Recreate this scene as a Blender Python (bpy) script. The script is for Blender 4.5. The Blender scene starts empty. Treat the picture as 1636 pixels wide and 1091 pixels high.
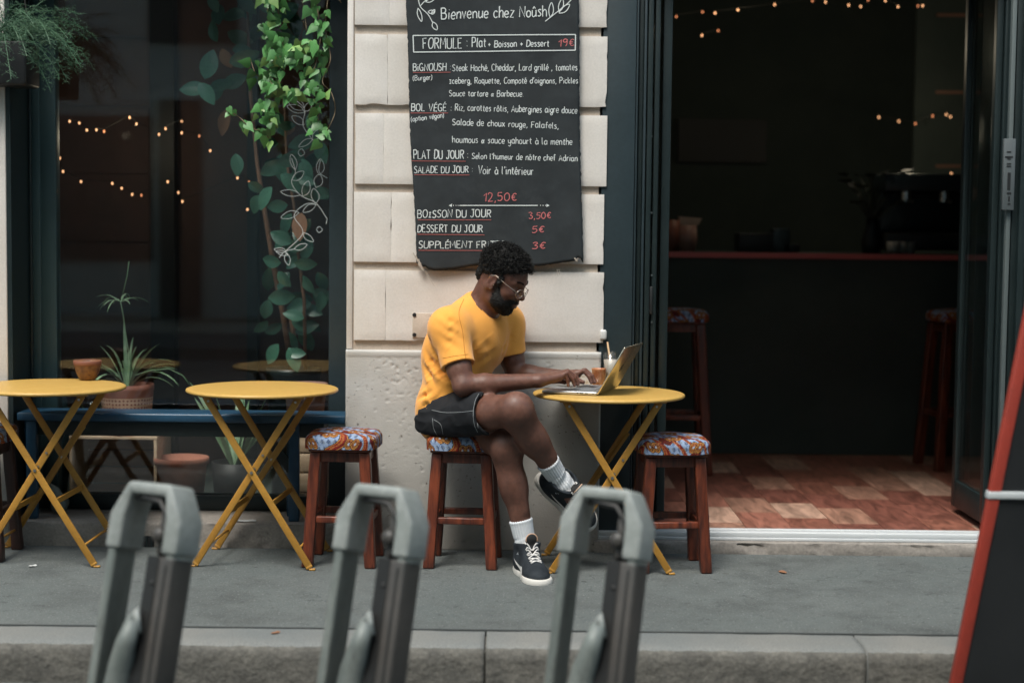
import bpy, bmesh, math, random
import numpy as np
from mathutils import Vector, Matrix, noise
from mathutils.bvhtree import BVHTree
rad = math.radians
random.seed(7); RNG = np.random.default_rng(7)
S = bpy.context.scene
COL = S.collection
# ------------------------------------------------------------------ camera
CAMLOC = Vector((0, -6.83, 1.365))
CAMROT = Matrix.Rotation(rad(86.0), 3, 'X') @ Matrix.Rotation(rad(0.63), 3, 'Z')
FPX = 2600.0
cd = bpy.data.cameras.new('camera'); cam = bpy.data.objects.new('camera', cd); COL.objects.link(cam)
cam.matrix_world = Matrix.Translation(CAMLOC) @ CAMROT.to_4x4()
cd.sensor_width = 36.0; cd.lens = FPX/1636*36; cd.clip_end = 400; cd.clip_start = .05
cd.dof.use_dof = True; cd.dof.focus_distance = 6.45; cd.dof.aperture_fstop = 1.35
S.camera = cam
# ------------------------------------------------------------------ world, sun, exposure
w = bpy.data.worlds.new('World'); S.world = w; w.use_nodes = True
nt = w.node_tree; nt.nodes.clear()
sky = nt.nodes.new('ShaderNodeTexSky'); sky.sky_type = 'NISHITA'; sky.sun_disc = False
SUN_EL, SUN_AZ = rad(62), rad(205)      # azimuth measured from +Y clockwise
sky.sun_elevation = SUN_EL; sky.sun_rotation = SUN_AZ
sky.air_density = 1.6; sky.dust_density = 3.0; sky.ozone_density = .6
tint = nt.nodes.new('ShaderNodeVectorMath'); tint.operation = 'MULTIPLY'; tint.inputs[1].default_value = (.95, 1.0, .94)   # hazy overcast is less blue than the clear model
bg = nt.nodes.new('ShaderNodeBackground'); bg.inputs['Strength'].default_value = .115
wo = nt.nodes.new('ShaderNodeOutputWorld')
nt.links.new(sky.outputs[0], tint.inputs[0]); nt.links.new(tint.outputs[0], bg.inputs[0]); nt.links.new(bg.outputs[0], wo.inputs[0])
sd = bpy.data.lights.new('sun', 'SUN'); sd.energy = 1.35; sd.angle = rad(22); sd.color = (1, .975, .94)
sun = bpy.data.objects.new('sun', sd); COL.objects.link(sun)
sdir = Vector((math.sin(SUN_AZ)*math.cos(SUN_EL), math.cos(SUN_AZ)*math.cos(SUN_EL), math.sin(SUN_EL)))
sun.rotation_euler = sdir.to_track_quat('Z', 'Y').to_euler(); sun.location = sdir*30
S.view_settings.view_transform = 'Standard'; S.view_settings.look = 'None'
S.view_settings.gamma = 1; S.view_settings.use_curve_mapping = False
S.view_settings.exposure = 1.2
S.cycles.max_bounces = 8; S.cycles.transparent_max_bounces = 12
S.cycles.caustics_reflective = False; S.cycles.caustics_refractive = False

# ------------------------------------------------------------------ helpers
def ray(px, py): return CAMROT @ Vector(((px-818)/FPX, -(py-545.5)/FPX, -1))
def at(px, py, Y):
    r = ray(px, py); return CAMLOC + r*((Y-CAMLOC.y)/r.y)
def onz(px, py, z):
    r = ray(px, py); return CAMLOC + r*((z-CAMLOC.z)/r.z)

def thing(name, label, cat, loc=(0, 0, 0), rz=0, group=None):
    o = bpy.data.objects.new(name, None); COL.objects.link(o)
    o.location = loc; o.rotation_euler.z = rz; o.empty_display_size = .1
    o['label'] = label; o['category'] = cat
    if group: o['group'] = group
    return o
def tag(o, label, cat, group=None):
    o['label'] = label; o['category'] = cat
    if group: o['group'] = group
    return o
def copy_tree(o, parent=None, label=None, loc=None, rz=None):
    c = o.copy(); COL.objects.link(c); c.parent = parent
    if label: c['label'] = label
    if loc is not None: c.location = loc
    if rz is not None: c.rotation_euler.z = rz
    for ch in list(o.children): copy_tree(ch, c)
    return c
def mesh_obj(name, verts, faces, mat, parent=None, smooth=False, kind=None, world=False):
    me = bpy.data.meshes.new(name)
    if world and parent is not None:
        p = parent
        while p.parent: p = p.parent
        L = p.location; verts = [(v[0]-L.x, v[1]-L.y, v[2]-L.z) for v in verts]
    me.from_pydata([tuple(map(float, v)) for v in verts], [], faces); me.update()
    if smooth: me.shade_smooth()
    if mat: me.materials.append(mat)
    o = bpy.data.objects.new(name, me); COL.objects.link(o)
    if parent: o.parent = parent
    if kind: o['kind'] = kind
    return o
def bevel(o, w, seg=2, ang=35):
    m = o.modifiers.new('bevel', 'BEVEL'); m.width = w; m.segments = seg; m.limit_method = 'ANGLE'; m.angle_limit = rad(ang)
    o.data.shade_smooth()
    return o
def frame_of(d):
    d = Vector(d).normalized(); a = Vector((0, 0, 1)) if abs(d.z) < .95 else Vector((1, 0, 0))
    u = d.cross(a).normalized(); v = d.cross(u).normalized(); return u, v
class MB:
    def __init__(s): s.v = []; s.f = []
    def add(s, vs, fs):
        n = len(s.v); s.v += [tuple(v) for v in vs]; s.f += [tuple(i+n for i in f) for f in fs]; return s
    def box(s, x0, x1, y0, y1, z0, z1):
        return s.add([(x0,y0,z0),(x1,y0,z0),(x1,y1,z0),(x0,y1,z0),(x0,y0,z1),(x1,y0,z1),(x1,y1,z1),(x0,y1,z1)],
                     [(0,3,2,1),(4,5,6,7),(0,1,5,4),(1,2,6,5),(2,3,7,6),(3,0,4,7)])
    def bar(s, a, b, w, t, side=None, w2=None, t2=None):
        """box beam a->b; w along 'side' x dir, t along the remaining"""
        a = Vector(a); b = Vector(b); d = (b-a).normalized()
        n = Vector(side) if side else Vector((0, 1, 0))      # n = thickness direction
        n = (n - d*n.dot(d)).normalized(); q = d.cross(n).normalized()
        w2 = w if w2 is None else w2; t2 = t if t2 is None else t2
        vs = []
        for p, ww, tt in ((a, w, t), (b, w2, t2)):
            for i, j in ((-1,-1),(1,-1),(1,1),(-1,1)): vs.append(p + q*i*ww/2 + n*j*tt/2)
        return s.add(vs, [(0,1,2,3),(7,6,5,4),(0,4,5,1),(1,5,6,2),(2,6,7,3),(3,7,4,0)])
    def tube(s, pts, r, n=8, cap=True):
        pts = [Vector(p) for p in pts]; rs = r if isinstance(r, (list, tuple)) else [r]*len(pts)
        vs = []; fs = []; u = None
        for i, p in enumerate(pts):
            d = (pts[min(i+1, len(pts)-1)] - pts[max(i-1, 0)])
            if d.length < 1e-9: d = Vector((0, 0, 1))
            d.normalize()
            if u is None: u, v = frame_of(d)
            else:
                u = (u - d*u.dot(d))
                if u.length < 1e-6: u, v = frame_of(d)
                u.normalize(); v = d.cross(u)
            for k in range(n):
                a = 2*math.pi*k/n; vs.append(p + (u*math.cos(a) + v*math.sin(a))*rs[i])
        for i in range(len(pts)-1):
            for k in range(n):
                a = i*n+k; b = i*n+(k+1) % n; fs.append((a, b, b+n, a+n))
        if cap: fs.append(tuple(range(n))[::-1]); fs.append(tuple(range((len(pts)-1)*n, len(pts)*n)))
        return s.add(vs, fs)
    def lathe(s, prof, c=(0, 0, 0), n=32, axis='Z'):
        vs = []; fs = []
        for r, z in prof:
            for k in range(n):
                a = 2*math.pi*k/n
                p = (r*math.cos(a), r*math.sin(a), z) if axis == 'Z' else (r*math.cos(a), z, r*math.sin(a))
                vs.append((c[0]+p[0], c[1]+p[1], c[2]+p[2]))
        for i in range(len(prof)-1):
            for k in range(n):
                a = i*n+k; b = i*n+(k+1) % n; fs.append((a, b, b+n, a+n) if axis == 'Z' else (a, a+n, b+n, b))
        return s.add(vs, fs)
    def prism(s, poly, y0, y1):
        """poly in (x,z), extruded along y"""
        n = len(poly); vs = [(x, y0, z) for x, z in poly] + [(x, y1, z) for x, z in poly]
        fs = [tuple(range(n)), tuple(range(2*n-1, n-1, -1))]
        for i in range(n): fs.append((i, i+n, (i+1) % n+n, (i+1) % n))
        return s.add(vs, fs)
    def build(s, name, mat, parent=None, smooth=False, kind=None, world=False, bev=0, seg=2):
        o = mesh_obj(name, s.v, s.f, mat, parent, smooth, kind, world)
        if bev: bevel(o, bev, seg)
        return o

# ------------------------------------------------------------------ materials
def N(nt, t, **kw):
    n = nt.nodes.new(t)
    for k, v in kw.items():
        if k in n.inputs: n.inputs[k].default_value = v
        else: setattr(n, k, v)
    return n
def new_mat(name):
    m = bpy.data.materials.new(name); m.use_nodes = True
    return m, m.node_tree, m.node_tree.nodes['Principled BSDF']
def c4(c): return (c[0], c[1], c[2], 1)
def pm(name, c1, c2=None, c3=None, scale=6, stretch=(1,1,1), detail=6, rough=.6, rough2=None, bump=0, bscale=40, metal=0,
       spec=.5, lo=.35, hi=.65, objrand=0, bdist=.01, fine=0, fscale=250, coat=0, wear=None):
    m, t, b = new_mat(name); L = t.links.new
    tc = N(t, 'ShaderNodeTexCoord'); mp = N(t, 'ShaderNodeMapping'); mp.inputs['Scale'].default_value = stretch
    L(tc.outputs['Object'], mp.inputs[0])
    vec = mp.outputs[0]
    if objrand:
        oi = N(t, 'ShaderNodeObjectInfo'); ad = N(t, 'ShaderNodeVectorMath', operation='ADD')
        cb = N(t, 'ShaderNodeCombineXYZ'); mm = N(t, 'ShaderNodeMath', operation='MULTIPLY'); mm.inputs[1].default_value = 37
        L(oi.outputs['Random'], mm.inputs[0]); L(mm.outputs[0], cb.inputs[0]); L(mm.outputs[0], cb.inputs[2])
        L(mp.outputs[0], ad.inputs[0]); L(cb.outputs[0], ad.inputs[1]); vec = ad.outputs[0]
    no = N(t, 'ShaderNodeTexNoise'); no.inputs['Scale'].default_value = scale; no.inputs['Detail'].default_value = detail; no.inputs['Roughness'].default_value = .6
    L(vec, no.inputs['Vector'])
    if c2 is None: c2 = tuple(x*.85 for x in c1)
    cr = N(t, 'ShaderNodeValToRGB'); e = cr.color_ramp.elements
    e[0].position = lo; e[0].color = c4(c1); e[1].position = hi; e[1].color = c4(c2)
    if c3 is not None:
        q = e.new((lo+hi)/2); q.color = c4(c3)
    L(no.outputs['Fac'], cr.inputs[0]); out = cr.outputs[0]
    if fine:
        n2 = N(t, 'ShaderNodeTexNoise'); n2.inputs['Scale'].default_value = fscale; n2.inputs['Detail'].default_value = 3
        L(vec, n2.inputs['Vector'])
        mr = N(t, 'ShaderNodeMapRange'); mr.inputs['From Min'].default_value = .3; mr.inputs['From Max'].default_value = .7
        mr.inputs['To Min'].default_value = 1-fine; mr.inputs['To Max'].default_value = 1+fine
        L(n2.outputs['Fac'], mr.inputs[0])
        mx = N(t, 'ShaderNodeVectorMath', operation='SCALE'); L(out, mx.inputs[0]); L(mr.outputs[0], mx.inputs['Scale']); out = mx.outputs[0]
    if objrand:
        mr = N(t, 'ShaderNodeMapRange'); mr.inputs['To Min'].default_value = 1-objrand; mr.inputs['To Max'].default_value = 1+objrand
        L(oi.outputs['Random'], mr.inputs[0])
        mx = N(t, 'ShaderNodeVectorMath', operation='SCALE'); L(out, mx.inputs[0]); L(mr.outputs[0], mx.inputs['Scale']); out = mx.outputs[0]
    if wear:
        col, wscale, wlo, whi = wear
        n3 = N(t, 'ShaderNodeTexNoise'); n3.inputs['Scale'].default_value = wscale; n3.inputs['Detail'].default_value = 8; n3.inputs['Roughness'].default_value = .7
        L(vec, n3.inputs['Vector'])
        mr = N(t, 'ShaderNodeMapRange'); mr.inputs['From Min'].default_value = wlo; mr.inputs['From Max'].default_value = whi
        L(n3.outputs['Fac'], mr.inputs[0])
        mx = N(t, 'ShaderNodeMix', data_type='RGBA'); L(mr.outputs[0], mx.inputs[0]); L(out, mx.inputs[6]); mx.inputs[7].default_value = c4(col); out = mx.outputs[2]
    L(out, b.inputs['Base Color'])
    b.inputs['Roughness'].default_value = rough
    if rough2 is not None:
        mr = N(t, 'ShaderNodeMapRange'); mr.inputs['From Min'].default_value = .3; mr.inputs['From Max'].default_value = .7
        mr.inputs['To Min'].default_value = rough; mr.inputs['To Max'].default_value = rough2
        L(no.outputs['Fac'], mr.inputs[0]); L(mr.outputs[0], b.inputs['Roughness'])
    b.inputs['Metallic'].default_value = metal; b.inputs['Specular IOR Level'].default_value = spec
    if coat: b.inputs['Coat Weight'].default_value = coat; b.inputs['Coat Roughness'].default_value = .15
    if bump:
        n4 = N(t, 'ShaderNodeTexNoise'); n4.inputs['Scale'].default_value = bscale; n4.inputs['Detail'].default_value = 6
        L(vec, n4.inputs['Vector'])
        bp = N(t, 'ShaderNodeBump'); bp.inputs['Strength'].default_value = bump; bp.inputs['Distance'].default_value = bdist
        L(n4.outputs['Fac'], bp.inputs['Height']); L(bp.outputs[0], b.inputs['Normal'])
    return m
def flat(name, c, rough=.5, metal=0, spec=.5): 
    m, t, b = new_mat(name); b.inputs['Base Color'].default_value = c4(c); b.inputs['Roughness'].default_value = rough
    b.inputs['Metallic'].default_value = metal; b.inputs['Specular IOR Level'].default_value = spec; return m
def glass_mat(name, tint=(.93,.97,.96), ior=1.5, rough=.0, refl=1.0):
    m, t, b = new_mat(name); t.nodes.remove(b); L = t.links.new
    out = t.nodes['Material Output']
    tr = N(t, 'ShaderNodeBsdfTransparent'); tr.inputs[0].default_value = c4(tint)
    gl = N(t, 'ShaderNodeBsdfGlossy'); gl.inputs['Roughness'].default_value = rough; gl.inputs[0].default_value = (refl, refl, refl, 1)
    lw = N(t, 'ShaderNodeLayerWeight'); lw.inputs[0].default_value = .5; pw_ = N(t, 'ShaderNodeMath', operation='POWER'); pw_.inputs[1].default_value = 5; L(lw.outputs['Facing'], pw_.inputs[0])
    r0 = ((ior-1)/(ior+1))**2; fr = N(t, 'ShaderNodeMath', operation='MULTIPLY_ADD'); fr.inputs[1].default_value = 1-r0; fr.inputs[2].default_value = r0; L(pw_.outputs[0], fr.inputs[0])
    mx = N(t, 'ShaderNodeMixShader'); L(fr.outputs[0], mx.inputs[0]); L(tr.outputs[0], mx.inputs[1]); L(gl.outputs[0], mx.inputs[2])
    L(mx.outputs[0], out.inputs[0]); return m
def emit(name, c, s):
    m, t, b = new_mat(name); b.inputs['Base Color'].default_value = c4(c); b.inputs['Emission Color'].default_value = c4(c); b.inputs['Emission Strength'].default_value = s; return m
def attr_mat(name, attr='col', rough=.8, bump=0, bscale=600):
    m, t, b = new_mat(name); a = N(t, 'ShaderNodeAttribute', attribute_name=attr); t.links.new(a.outputs['Color'], b.inputs['Base Color'])
    b.inputs['Roughness'].default_value = rough; b.inputs['Specular IOR Level'].default_value = .2
    if bump:
        tc = N(t, 'ShaderNodeTexCoord'); n4 = N(t, 'ShaderNodeTexNoise'); n4.inputs['Scale'].default_value = bscale; t.links.new(tc.outputs['Object'], n4.inputs[0])
        bp = N(t, 'ShaderNodeBump'); bp.inputs['Strength'].default_value = bump; bp.inputs['Distance'].default_value = .002
        t.links.new(n4.outputs[0], bp.inputs['Height']); t.links.new(bp.outputs[0], b.inputs['Normal'])
    return m

M = {}
M['stone'] = pm('limestone_blocks', (.61,.565,.515), (.68,.64,.60), scale=3, rough=.85, bump=.25, bscale=30, bdist=.004, fine=.05, fscale=120, objrand=.05, wear=((.50,.42,.35), 5, .6, .95))
M['stone_dirty'] = pm('limestone_recess', (.46,.38,.31), (.56,.48,.40), scale=5, rough=.9, bump=.3, bscale=30, fine=.1)
M['slate'] = pm('slate_paint', (.017,.029,.034), (.022,.035,.041), scale=4, rough=.42, bump=.08, bscale=60, bdist=.002, fine=.08, fscale=60)
M['slate_dark'] = pm('dark_frame_paint', (.009,.017,.018), (.013,.022,.023), scale=4, rough=.4, fine=.1, fscale=50)
M['teal'] = pm('teal_column_paint', (.020,.046,.050), (.030,.060,.064), scale=2, stretch=(3,3,.3), rough=.5)
M['asphalt_plain'] = pm('pavement_asphalt', (.086,.098,.100), (.130,.145,.147), scale=2.2, detail=10, rough=.85, bump=.8, bscale=95, bdist=.005, fine=.38, fscale=95, lo=.30, hi=.70, wear=((.045,.052,.056), 13, .63, .70))
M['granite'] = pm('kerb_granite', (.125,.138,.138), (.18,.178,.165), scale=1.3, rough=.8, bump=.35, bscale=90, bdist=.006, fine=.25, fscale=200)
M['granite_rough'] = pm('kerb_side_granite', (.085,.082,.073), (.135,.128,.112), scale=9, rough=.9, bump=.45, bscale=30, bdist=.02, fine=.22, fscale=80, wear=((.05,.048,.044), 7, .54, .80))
M['cement'] = pm('step_cement', (.21,.19,.17), (.29,.26,.23), scale=5, rough=.88, bump=.5, bscale=25, bdist=.008, fine=.15, fscale=90, wear=((.10,.09,.08), 9, .58, .72))
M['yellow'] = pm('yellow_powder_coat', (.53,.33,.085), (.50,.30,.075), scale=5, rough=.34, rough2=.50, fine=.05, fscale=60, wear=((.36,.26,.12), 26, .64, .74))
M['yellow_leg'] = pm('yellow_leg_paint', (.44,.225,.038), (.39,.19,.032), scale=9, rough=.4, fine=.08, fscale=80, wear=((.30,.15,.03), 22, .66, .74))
M['steel'] = flat('bolt_steel', (.45,.45,.44), .3, 1)
M['foot'] = flat('worn_foot', (.62,.5,.3), .5)
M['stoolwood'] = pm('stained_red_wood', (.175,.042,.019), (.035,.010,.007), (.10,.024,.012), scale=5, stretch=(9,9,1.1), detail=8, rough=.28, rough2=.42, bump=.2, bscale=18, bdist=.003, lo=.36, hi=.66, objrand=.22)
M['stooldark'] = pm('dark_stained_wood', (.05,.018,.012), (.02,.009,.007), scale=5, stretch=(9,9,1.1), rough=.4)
M['bench'] = pm('blue_bench_paint', (.012,.048,.090), (.016,.060,.112), scale=6, rough=.3, rough2=.42, fine=.1, fscale=40, wear=((.10,.13,.15), 26, .70, .76))
M['teracotta'] = pm('terracotta', (.38,.15,.10), (.30,.12,.08), scale=8, rough=.85, fine=.1)
M['pinkpot'] = pm('pale_terracotta', (.36,.20,.16), (.30,.16,.125), scale=6, rough=.85)
M['crate'] = pm('crate_pine', (.50,.36,.25), (.38,.26,.17), scale=5, stretch=(1.2,8,8), rough=.75, fine=.08, objrand=.12)
M['crate_dark'] = pm('crate_stained', (.32,.17,.12), (.24,.12,.085), scale=5, stretch=(1.2,8,8), rough=.75, objrand=.15)
M['black'] = flat('black_plastic', (.012,.013,.014), .5)
M['blackboard'] = pm('chalkboard_cloth', (.0105,.0145,.017), (.017,.022,.025), scale=7, rough=.72, fine=.15, fscale=14, wear=((.05,.056,.06), 6, .55, .95), bump=.15, bscale=60, bdist=.002)
M['chalk'] = flat('white_chalk_pen', (.66,.69,.68), .9); M['chalkred'] = flat('red_chalk_pen', (.60,.17,.17), .9)
M['chalkunder'] = flat('red_underline', (.36,.10,.09), .9)
M['fray'] = flat('frayed_backing', (.42,.36,.30), .9)
M['glass'] = glass_mat('window_glass', (.97,.985,.98))
M['leaf_ivy'] = pm('ivy_leaf', (.05,.165,.045), (.10,.27,.075), scale=30, rough=.42, objrand=.5, bump=.1, bscale=90)
M['leaf_new'] = pm('young_ivy_leaf', (.20,.34,.09), (.15,.28,.08), scale=30, rough=.45, objrand=.2)
M['leaf_ficus'] = pm('rubber_leaf', (.042,.115,.080), (.060,.155,.105), scale=14, rough=.32, objrand=.3)
M['leaf_brown'] = pm('dry_leaf', (.26,.12,.06), (.18,.09,.05), scale=20, rough=.7)
M['fern'] = pm('fern_green', (.03,.085,.045), (.05,.125,.06), scale=9, rough=.6)
M['spider'] = pm('spider_plant_blade', (.13,.24,.12), (.30,.40,.26), scale=9, rough=.5)
M['stem'] = pm('woody_stem', (.24,.13,.08), (.16,.085,.055), scale=30, rough=.7)
M['vine'] = flat('vine_stem', (.12,.09,.05), .7)
M['decal'] = flat('white_window_paint', (.62,.66,.66), .8)
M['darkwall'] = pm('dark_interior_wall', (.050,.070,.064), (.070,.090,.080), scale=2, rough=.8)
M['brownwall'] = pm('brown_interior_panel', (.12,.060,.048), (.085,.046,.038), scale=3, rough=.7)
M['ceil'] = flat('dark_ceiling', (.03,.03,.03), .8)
M['redtrim'] = flat('red_counter_edge', (.62,.15,.14), .4)
M['alu'] = pm('brushed_threshold', (.62,.64,.65), (.54,.56,.57), scale=3, stretch=(1,30,30), rough=.4, metal=.0)
M['greyplate'] = flat('grey_plate', (.085,.10,.105), .6); M['greystrip'] = flat('grey_profile', (.095,.115,.115), .5)
M['wire'] = flat('dark_wire', (.02,.018,.015), .6); M['bulb'] = emit('warm_bulb', (1, .50, .24), .9)
M['bulbdim'] = emit('dim_warm_bulb', (1, .36, .16), .45)
M['redframe'] = pm('red_painted_frame', (.30,.035,.02), (.24,.03,.018), scale=8, rough=.5, fine=.1)
M['board'] = pm('a_board_black', (.006,.007,.008), (.010,.011,.012), scale=6, rough=.5)
M['strap'] = flat('pale_strap', (.42,.45,.46), .6)
M['dock'] = pm('dock_cast_aluminium', (.115,.135,.127), (.18,.198,.186), scale=5, stretch=(3,3,.7), rough=.5, metal=.1, fine=.12, fscale=60, bump=.12, bscale=60, wear=((.045,.048,.044), 9, .56, .74), objrand=.06)
M['dockcap'] = pm('dock_cap_plastic', (.19,.21,.20), (.26,.28,.27), scale=9, rough=.5, fine=.10, fscale=50, bump=.1, bscale=60, wear=((.30,.315,.305), 14, .62, .74), objrand=.06)
M['dockdark'] = pm('dock_mechanism', (.030,.030,.028), (.058,.052,.047), scale=6, rough=.5, fine=.15)
M['dockrub'] = flat('dock_rubber', (.01,.01,.01), .5)
M['skin'] = None

def asphalt():
    m, t, b = new_mat('pavement_asphalt'); L = t.links.new; tc = N(t, 'ShaderNodeTexCoord'); V_ = tc.outputs['Object']
    def nz(sc, det=6, ro=.6, st=None):
        n = N(t, 'ShaderNodeTexNoise'); n.inputs['Scale'].default_value = sc; n.inputs['Detail'].default_value = det; n.inputs['Roughness'].default_value = ro
        if st: mp = N(t, 'ShaderNodeMapping'); mp.inputs['Scale'].default_value = st; L(V_, mp.inputs[0]); L(mp.outputs[0], n.inputs[0])
        else: L(V_, n.inputs[0])
        return n.outputs[0]
    def mr(x, a, b_, c=0., d=1.):
        n = N(t, 'ShaderNodeMapRange'); n.inputs['From Min'].default_value = a; n.inputs['From Max'].default_value = b_; n.inputs['To Min'].default_value = c; n.inputs['To Max'].default_value = d; L(x, n.inputs[0]); return n.outputs[0]
    def mix(f, a, col):
        n = N(t, 'ShaderNodeMix', data_type='RGBA'); L(f, n.inputs[0])
        if isinstance(a, tuple): n.inputs[6].default_value = c4(a)
        else: L(a, n.inputs[6])
        n.inputs[7].default_value = c4(col); return n.outputs[2]
    c = mix(mr(nz(1.3, 9), .35, .65), (.084,.097,.095), (.116,.127,.123))
    c = mix(mr(nz(2.6, 10, .7), .46, .66, 0, .9), c, (.055,.062,.061))            # broad worn stains
    c = mix(mr(nz(14, 8, .75), .57, .66, 0, .9), c, (.040,.045,.045))              # dark spots and drips
    c = mix(mr(nz(120, 3), .60, .70, 0, .75), c, (.30,.31,.30))                    # pale grit
    c = mix(mr(nz(75, 3), .60, .68, 0, .8), c, (.035,.04,.04))                     # pores
    v = N(t, 'ShaderNodeTexVoronoi'); v.feature = 'DISTANCE_TO_EDGE'; v.inputs['Scale'].default_value = 1.1
    mp = N(t, 'ShaderNodeMapping'); n = N(t, 'ShaderNodeTexNoise'); n.inputs['Scale'].default_value = 5; L(V_, n.inputs[0]); ad = N(t, 'ShaderNodeVectorMath', operation='ADD'); L(V_, ad.inputs[0]); L(n.outputs['Color'], ad.inputs[1]); L(ad.outputs[0], v.inputs['Vector'])
    cm = N(t, 'ShaderNodeMath', operation='MULTIPLY'); L(mr(v.outputs[0], .0, .008, 1, 0), cm.inputs[0]); L(mr(nz(.9, 3), .52, .6), cm.inputs[1])
    c = mix(cm.outputs[0], c, (.03,.034,.034))
    g = N(t, 'ShaderNodeTexVoronoi'); g.inputs['Scale'].default_value = 5; L(V_, g.inputs['Vector']); 
    gm = N(t, 'ShaderNodeMath', operation='MULTIPLY'); L(mr(g.outputs['Distance'], .055, .075, 1, 0), gm.inputs[0]); L(mr(nz(3, 2), .53, .56, 0, .55), gm.inputs[1])
    c = mix(gm.outputs[0], c, (.05,.052,.05))                                      # trodden gum
    L(c, b.inputs['Base Color']); L(mr(nz(3), .3, .7, .72, .95), b.inputs['Roughness'])
    bp = N(t, 'ShaderNodeBump'); bp.inputs['Strength'].default_value = .8; bp.inputs['Distance'].default_value = .005; L(nz(90, 5), bp.inputs['Height'])
    b2 = N(t, 'ShaderNodeBump'); b2.inputs['Strength'].default_value = .35; b2.inputs['Distance'].default_value = .02; L(nz(6, 6), b2.inputs['Height']); L(bp.outputs[0], b2.inputs['Normal']); L(b2.outputs[0], b.inputs['Normal'])
    return m
M['asphalt'] = asphalt()
# ================================================================== SETTING
def struct(name, mb, mat, parent=None, bev=0):
    o = mb.build(name, mat, parent, bev=bev)
    if parent is None: o['kind'] = 'structure'
    return o
XL, XR = at(553, 545, 0).x, at(961, 545, 0).x        # pillar edges
XWL = at(12, 545, 0).x                               # left end of the window opening
XDL, XDR = at(1012, 545, 0).x, at(1622, 545, 0).x    # doorway with its folded leaves
YK0 = -1.375; YK1 = -1.60
# ground
MB_ = MB(); MB_.box(-40, 40, YK0, .02, -.14, 0.0); pav = struct('pavement', MB_, M['asphalt'])
mb = MB(); mb.box(-40, 40, -10.6, YK1, -.20, -.135); road = struct('road', mb, pm('road_asphalt', (.07,.075,.075), (.10,.105,.10), scale=3, rough=.9, bump=.6, bscale=120, bdist=.004, fine=.3))
mb = MB(); mb.box(-200, 200, -200, 200, -.6, -.21); struct('ground', mb, M['asphalt'])
mb = MB(); mb.box(-40, 40, -13.0, -10.6, -.2, 0.0); struct('far_pavement', mb, M['asphalt'])
kerb = bpy.data.objects.new('kerb', None); COL.objects.link(kerb); kerb['kind'] = 'structure'
def kerb_stone(L):
    """granite kerb stone: smooth worn top, hammered lumpy front"""
    nx, nz = int(L/.02), 10; vs = []; fs = []
    rr = random.Random(5)
    def P(i, j):
        x = L*i/nx
        # j along profile: top back -> top front -> down the face
        prof = [(YK0-.003, -.004), (YK0-.07, 0.0), (YK0-.14, .001), (YK1+.035, 0), (YK1+.012, -.006), (YK1, -.02), (YK1-.003, -.05), (YK1-.002, -.08), (YK1-.003, -.11), (YK1-.001, -.16)]
        y, z = prof[j]; n = noise.noise(Vector((x*9, j*1.7, L*7)))
        n2 = noise.noise(Vector((x*38, j*3.1, L*3)))
        if j >= 4: y += .004*n + .002*n2
        if j == 4 or j == 5: z += .004*n2 - .003
        if j < 4: z += .0015*n
        if i in (0, nx): x += .002 if i == 0 else -.002
        return (x, y, z)
    for i in range(nx+1):
        for j in range(nz): vs.append(P(i, j))
    for i in range(nx):
        for j in range(nz-1):
            a = i*nz+j; fs.append((a, a+1, a+nz+1, a+nz))
    fs.append(tuple(range(nz))[::-1]); fs.append(tuple(range(nx*nz, nx*nz+nz)))
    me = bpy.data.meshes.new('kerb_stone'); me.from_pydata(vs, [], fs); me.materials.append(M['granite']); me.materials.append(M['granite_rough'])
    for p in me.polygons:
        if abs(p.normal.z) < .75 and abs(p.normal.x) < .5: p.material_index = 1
    bm = bmesh.new(); bm.from_mesh(me); bmesh.ops.recalc_face_normals(bm, faces=bm.faces); bm.to_mesh(me); bm.free()
    me.shade_smooth(); return me
xj = at(1375, 1018, -1.5).x; xj2 = at(775, 1018, -1.5).x; xj3 = at(180, 1018, -1.5).x
joints = [xj2-5.2, xj2-4.0, xj2-2.6, xj3, xj2, xj, xj+1.3, xj+2.5, xj+3.9]
for a, b in zip(joints[:-1], joints[1:]):
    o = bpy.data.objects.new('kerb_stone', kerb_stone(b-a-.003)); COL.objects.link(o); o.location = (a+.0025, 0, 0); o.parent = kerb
mb = MB(); mb.box(-40, 40, YK1+.02, YK0-.004, -.16, -.02); mb.build('kerb_bedding', M['granite_rough'], kerb)
# dark joint between pavement and kerb
mb = MB(); mb.box(-8, 8, YK0-.002, YK0+.005, -.03, .0012); mb.build('joint_filler', flat('tar_joint', (.045,.05,.05), .9), kerb)

# ------------------------------------------------------------- the cafe building
bld = thing('cafe_building', 'cream limestone cafe front behind the tables, pillar between the plant window and the open doorway', 'building', (0, 0, 0))
H = 12.0; ZT = 2.52
# big masses outside the frame
mb = MB(); mb.box(-40, XWL-.55, 0.0, .5, 0, H); mb.box(XWL-.55, XDR+2.4, .01, .5, ZT+.35, H); mb.box(XDR+2.4, 40, 0, .5, 0, H)
mb.build('upper_wall', M['stone'], bld)
mb = MB(); mb.box(XWL-.55, XL+.01, -.02, .45, ZT, ZT+.35); mb.box(XR-.01, XDR+2.4, -.02, .45, ZT, ZT+.35); mb.build('fascia', M['slate_dark'], bld)
mb = MB(); mb.box(XWL-.54, XWL, .002, .40, 0.0, ZT); mb.build('pier', M['stone'], bld, bev=.006)
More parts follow.
